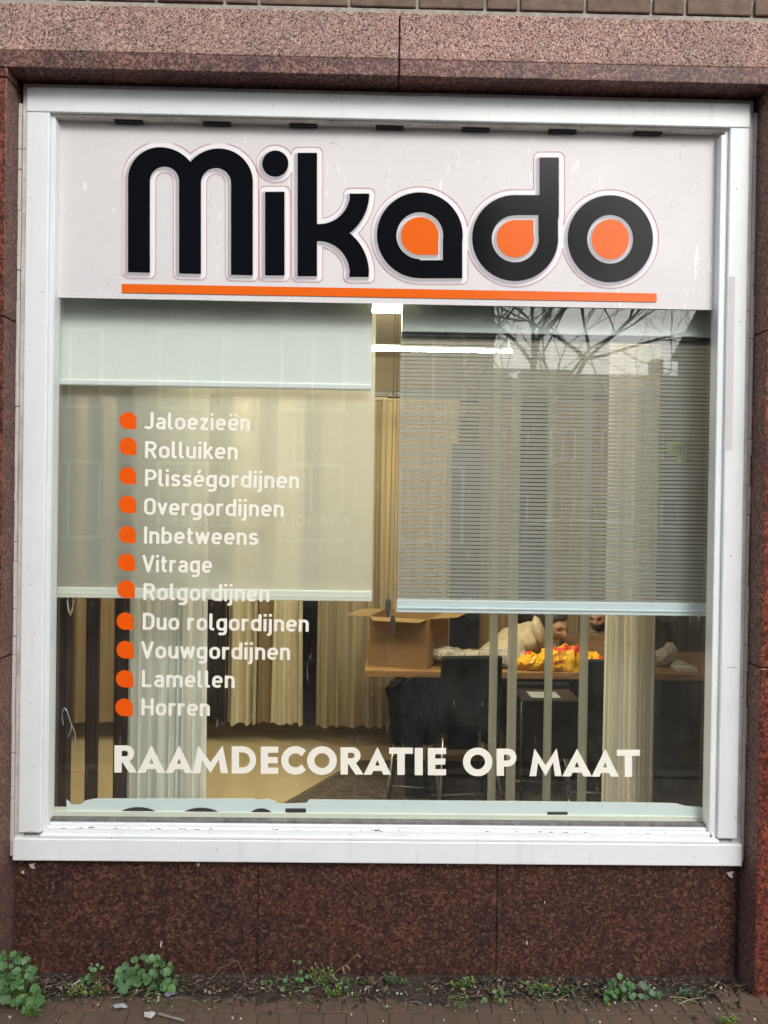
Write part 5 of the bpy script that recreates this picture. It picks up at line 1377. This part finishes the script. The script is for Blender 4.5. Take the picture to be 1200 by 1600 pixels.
plant('sprig', 'yellow green sprig on the paving at the far left', 52, 1592, 32, 26, 8, None, [G3, G1], 19)
plant('sprig', 'thin sprig growing from the paving joint in the middle right', 716, 1578, 24, 30, 4, None, [G3, G2], 20)
plant('sprig', 'green sprig on the bottom edge of the paving at the right', 1134, 1600, 30, 18, 9, None, [G1, G3], 21)
# sprout with two oval leaves
b = gnd(762, 1542); t = thing('sprout', 'sprout with two oval leaves standing up against the granite', 'weed', tuple(b)); lf = BM(); st = BM()
for dx, dz, l in ((-.022, .040, .030), (.016, .036, .028), (.006, .022, .018)):
    tip = b+Vector((dx*.6, -.005, dz)); tube(st, [b, tip], .001, 5); leaf_long(lf, tip, (dx*2, -.04, .07), l, .009, .1, 0)
obj('foliage', lf, [G1], t); obj('stem', st, G4, t)
# yellow flowers
for px, py, lab in ((45, 1527, 'larger yellow flower head on the corner weed'), (40, 1556, 'smaller yellow flower head low on the corner weed')):
    p = gnd(px, 1570); p = at(px, py, p.y-.01); t = thing('flower', lab, 'flower', tuple(p)); 
    bm = BM(); random.seed(px)
    for k in range(16):
        q = p+Vector((random.uniform(-.011, .011), random.uniform(-.01, .01), random.uniform(-.011, .011))); leaf_long(bm, q, (random.uniform(-1, 1), -.6, random.uniform(-.2, 1)), .010, .0032, .2)
    obj('petals', bm, YEL, t)
    bm = BM(); tube(bm, [p, p+Vector((.01, .03, -.05)), Vector((p.x+.015, p.y+.045, ZG))], .0013, 5); obj('stem', bm, G4, t)
# dry stem leaning on the wall
b = gnd(505, 1536); t = thing('dry_stem', 'dry withered stem with curled brown leaves leaning against the granite', 'dead plant', tuple(b))
bm = BM(); P = [b, at(520, 1522, -.01), at(540, 1508, .0), at(556, 1492, .005)]; tube(bm, P, .0013, 5, .0007); obj('stalk', bm, mat('straw', (.22, .16, .09), .9), t)
bm = BM(); random.seed(2)
for q, l in ((P[3], .02), (P[3]+Vector((.006, 0, .006)), .018), (P[2], .02), (P[2]+Vector((-.01, 0, -.004)), .018), (P[1], .016)): leaf_long(bm, q, (random.uniform(-1, 1), -.4, random.uniform(-1.2, .2)), l, .005, .5)
obj('dead_leaf', bm, mat('withered_leaf', (.20, .13, .07), .9), t)
def twig(label, pts, r=.0011, c=(.20, .15, .10)):
    bm = BM(); tube(bm, pts, r, 5, r*.6); tag(obj('twig', bm, mat('twig_bark', c, .9)), label, 'twig')
b = gnd(322, 1540); twig('thin bent twig rising against the granite left of the middle', [b, at(345, 1512, -.01), at(371, 1500, .0)])
b = gnd(386, 1536); twig('short straight twig leaning right of the bent twig', [b, at(371, 1500, .0)])
b = gnd(865, 1545); twig('upright grass stalk behind the round leafy rosette', [b, at(885, 1515, .0)], .0009)
for (x0, y0, x1, y1, lab) in ((1046, 1560, 1092, 1570, 'longest straw lying near the right corner'), (1060, 1572, 1098, 1562, 'straw crossing the longest one near the right corner'), (1052, 1566, 1074, 1580, 'short straw below the crossed ones near the right corner')):
    a, b = gnd(x0, y0), gnd(x1, y1); twig(lab, [a+Vector((0, 0, .006)), (a+b)/2+Vector((0, 0, .012)), b+Vector((0, 0, .006))], .0014, (.36, .29, .19))
# dead brown leaf
b = gnd(162, 1548); bm = BM(); t = thing('dead_leaf', 'large curled dead brown leaf among the weeds at the left', 'leaf', tuple(b))
for a, e in ((.3, .9), (1.6, 1.2), (2.7, .8), (-.4, .5)): leaf_long(bm, b+Vector((0, 0, .006)), (math.cos(a), -.3, e), .034, .011, .9)
obj('blade', bm, mat('dead_leaf_brown', (.17, .085, .045), .8), t)
bm = BM(); b = gnd(495, 1556); leaf_long(bm, b+Vector((-.015, 0, .01)), (1, -.35, .1), .04, .011, .2); leaf_long(bm, b+Vector((-.01, -.01, .008)), (1, -.7, .0), .03, .008, .3)
tag(obj('dead_leaf', bm, mat('maroon_leaf', (.075, .022, .016), .7)), 'dark maroon dead leaf on the soil under the dry stem', 'leaf')
# bits of plastic and paper
def scrap(label, px, py, w_, h_s, col, rough=.5, seed=0, cat='litter', name='plastic_scrap'):
    random.seed(seed); p = gnd(px, py); bm = BM(); n = 10; z = ZG+.006
    ring = [bm.verts.new((p.x+w_*math.cos(2*math.pi*i/n)*random.uniform(.55, 1.1), p.y+h_s*math.sin(2*math.pi*i/n)*random.uniform(.6, 1.1), z+random.uniform(0, .012))) for i in range(n)]
    c = bm.verts.new((p.x, p.y, z+.012)); 
    for i in range(n): bm.faces.new((c, ring[i], ring[(i+1) % n]))
    bmesh.ops.solidify(bm, geom=bm.faces[:], thickness=.0008); tag(obj(name, bm, mat('scrap', col, rough)), label, cat)
scrap('bright white crumpled paper scrap on the paving at the left', 236, 1590, .022, .016, (.75, .76, .78), seed=1)
scrap('small white plastic scrap left of the crumpled paper', 188, 1577, .022, .010, (.55, .58, .60), seed=2)
scrap('translucent bluish plastic scrap below the bushy weed', 267, 1558, .026, .022, (.34, .40, .44), .3, 3)
a, b = gnd(248, 1587), gnd(288, 1598)
bm = BM(); tube(bm, [a+Vector((0, 0, .006)), b+Vector((0, 0, .006))], .004, 6); tag(obj('plastic_strip', bm, mat('grey_strip', (.22, .20, .17), .6)), 'flat grey strip beside the crumpled white paper', 'litter')
bm = BM(); pts = [gnd(112+13*math.cos(a_)+6, 1540)+Vector((0, -.012, .014+.022*(1-math.sin(a_))*.6)) for a_ in [i*.35 for i in range(10)]]
tube(bm, [at(140, 1530, -.03), at(124, 1532, -.04), at(112, 1539, -.05), at(113, 1546, -.055), at(122, 1548, -.055), at(134, 1546, -.05)], .0013, 6)
tag(obj('plastic_string', bm, mat('white_string', (.5, .5, .47), .5)), 'curled white plastic string beside the small scalloped weed', 'litter')
bm = BM(); random.seed(77)
for i in range(90):
    x = random.uniform(-1.15, 1.2); y = random.uniform(-.20, .0); s = random.uniform(.0012, .0032)
    zz = ZG+(.008 if y > -.08 else -.003); box(bm, x-s, x+s, y-s, y+s, zz, zz+s*1.2)
tag(obj('white_crumbs', bm, mat('white_crumb', (.5, .48, .44), .8)), 'scattered pale crumbs and grit over soil and paving', 'grit', kind='stuff')
# scraps left on the glass
for (px, py, s, lab) in ((804, 585, 1.0, 'small torn white sticker remnant on the glass over the striped blind'), (520, 843, .55, 'tiny white sticker remnant on the glass right of the word list')):
    c = at(px, py, GY-.001); k = .016*s
    bm = BM(); prism(bm, [(c.x-k*1.3, c.z+.1*k), (c.x+k*1.6, c.z+k*.9), (c.x+k*.6, c.z+.1*k), (c.x+k*.7, c.z-k*.8), (c.x-k*.3, c.z-k*.7)][::-1], GY-.0012, GY-.0006)
    tag(obj('sticker_remnant', bm, mat('worn_sticker', (.42, .42, .40), .5)), lab, 'sticker')
# low greenery between the weeds, too fine to count
random.seed(91); bm = BM()
for i in range(330):
    x = random.uniform(-1.25, 1.2)
    if mnoise.noise(Vector((x*5, 3, 2))) < -.12 and random.random() < .8: continue
    y = random.uniform(-.15, .005); b = Vector((x, y, ZG+.004))
    for k in range(random.randint(2, 5)):
        a = random.uniform(0, 6.28); leaf_long(bm, b, (math.cos(a), math.sin(a), random.uniform(.3, 1.4)), random.uniform(.006, .017), random.uniform(.0014, .003), .4, random.choice((0, 0, 1, 2)))
tag(obj('ground_cover', bm, [G2, G5, G3]), 'fine low sprigs of green scattered over the soil between the weeds', 'ground cover', kind='stuff')
# silver wires standing in for an emblem reflected in the glass at the left
p = at(108, 1135, .22); t = thing('emblem_reflection', 'silver wire shape standing in for an emblem reflected in the glass at the left edge', 'reflection', tuple(p))
bm = BM(); tube(bm, [at(x, y, .22) for x, y in ((99, 1133), (97, 1120), (98, 1110), (101, 1106), (105, 1111), (109, 1124), (112, 1133))], .0016, 6); obj('loop', bm, M_ALU, t)
bm = BM(); tube(bm, [at(x, y, .22) for x, y in ((112, 1133), (110, 1143), (106, 1152))], .0026, 6, .0008); obj('prong', bm, M_ALU, t)
bm = BM(); tube(bm, [at(x, y, .22) for x, y in ((113, 1134), (117, 1145), (118, 1156), (116, 1166))], .0016, 6); obj('prong', bm, M_ALU, t)
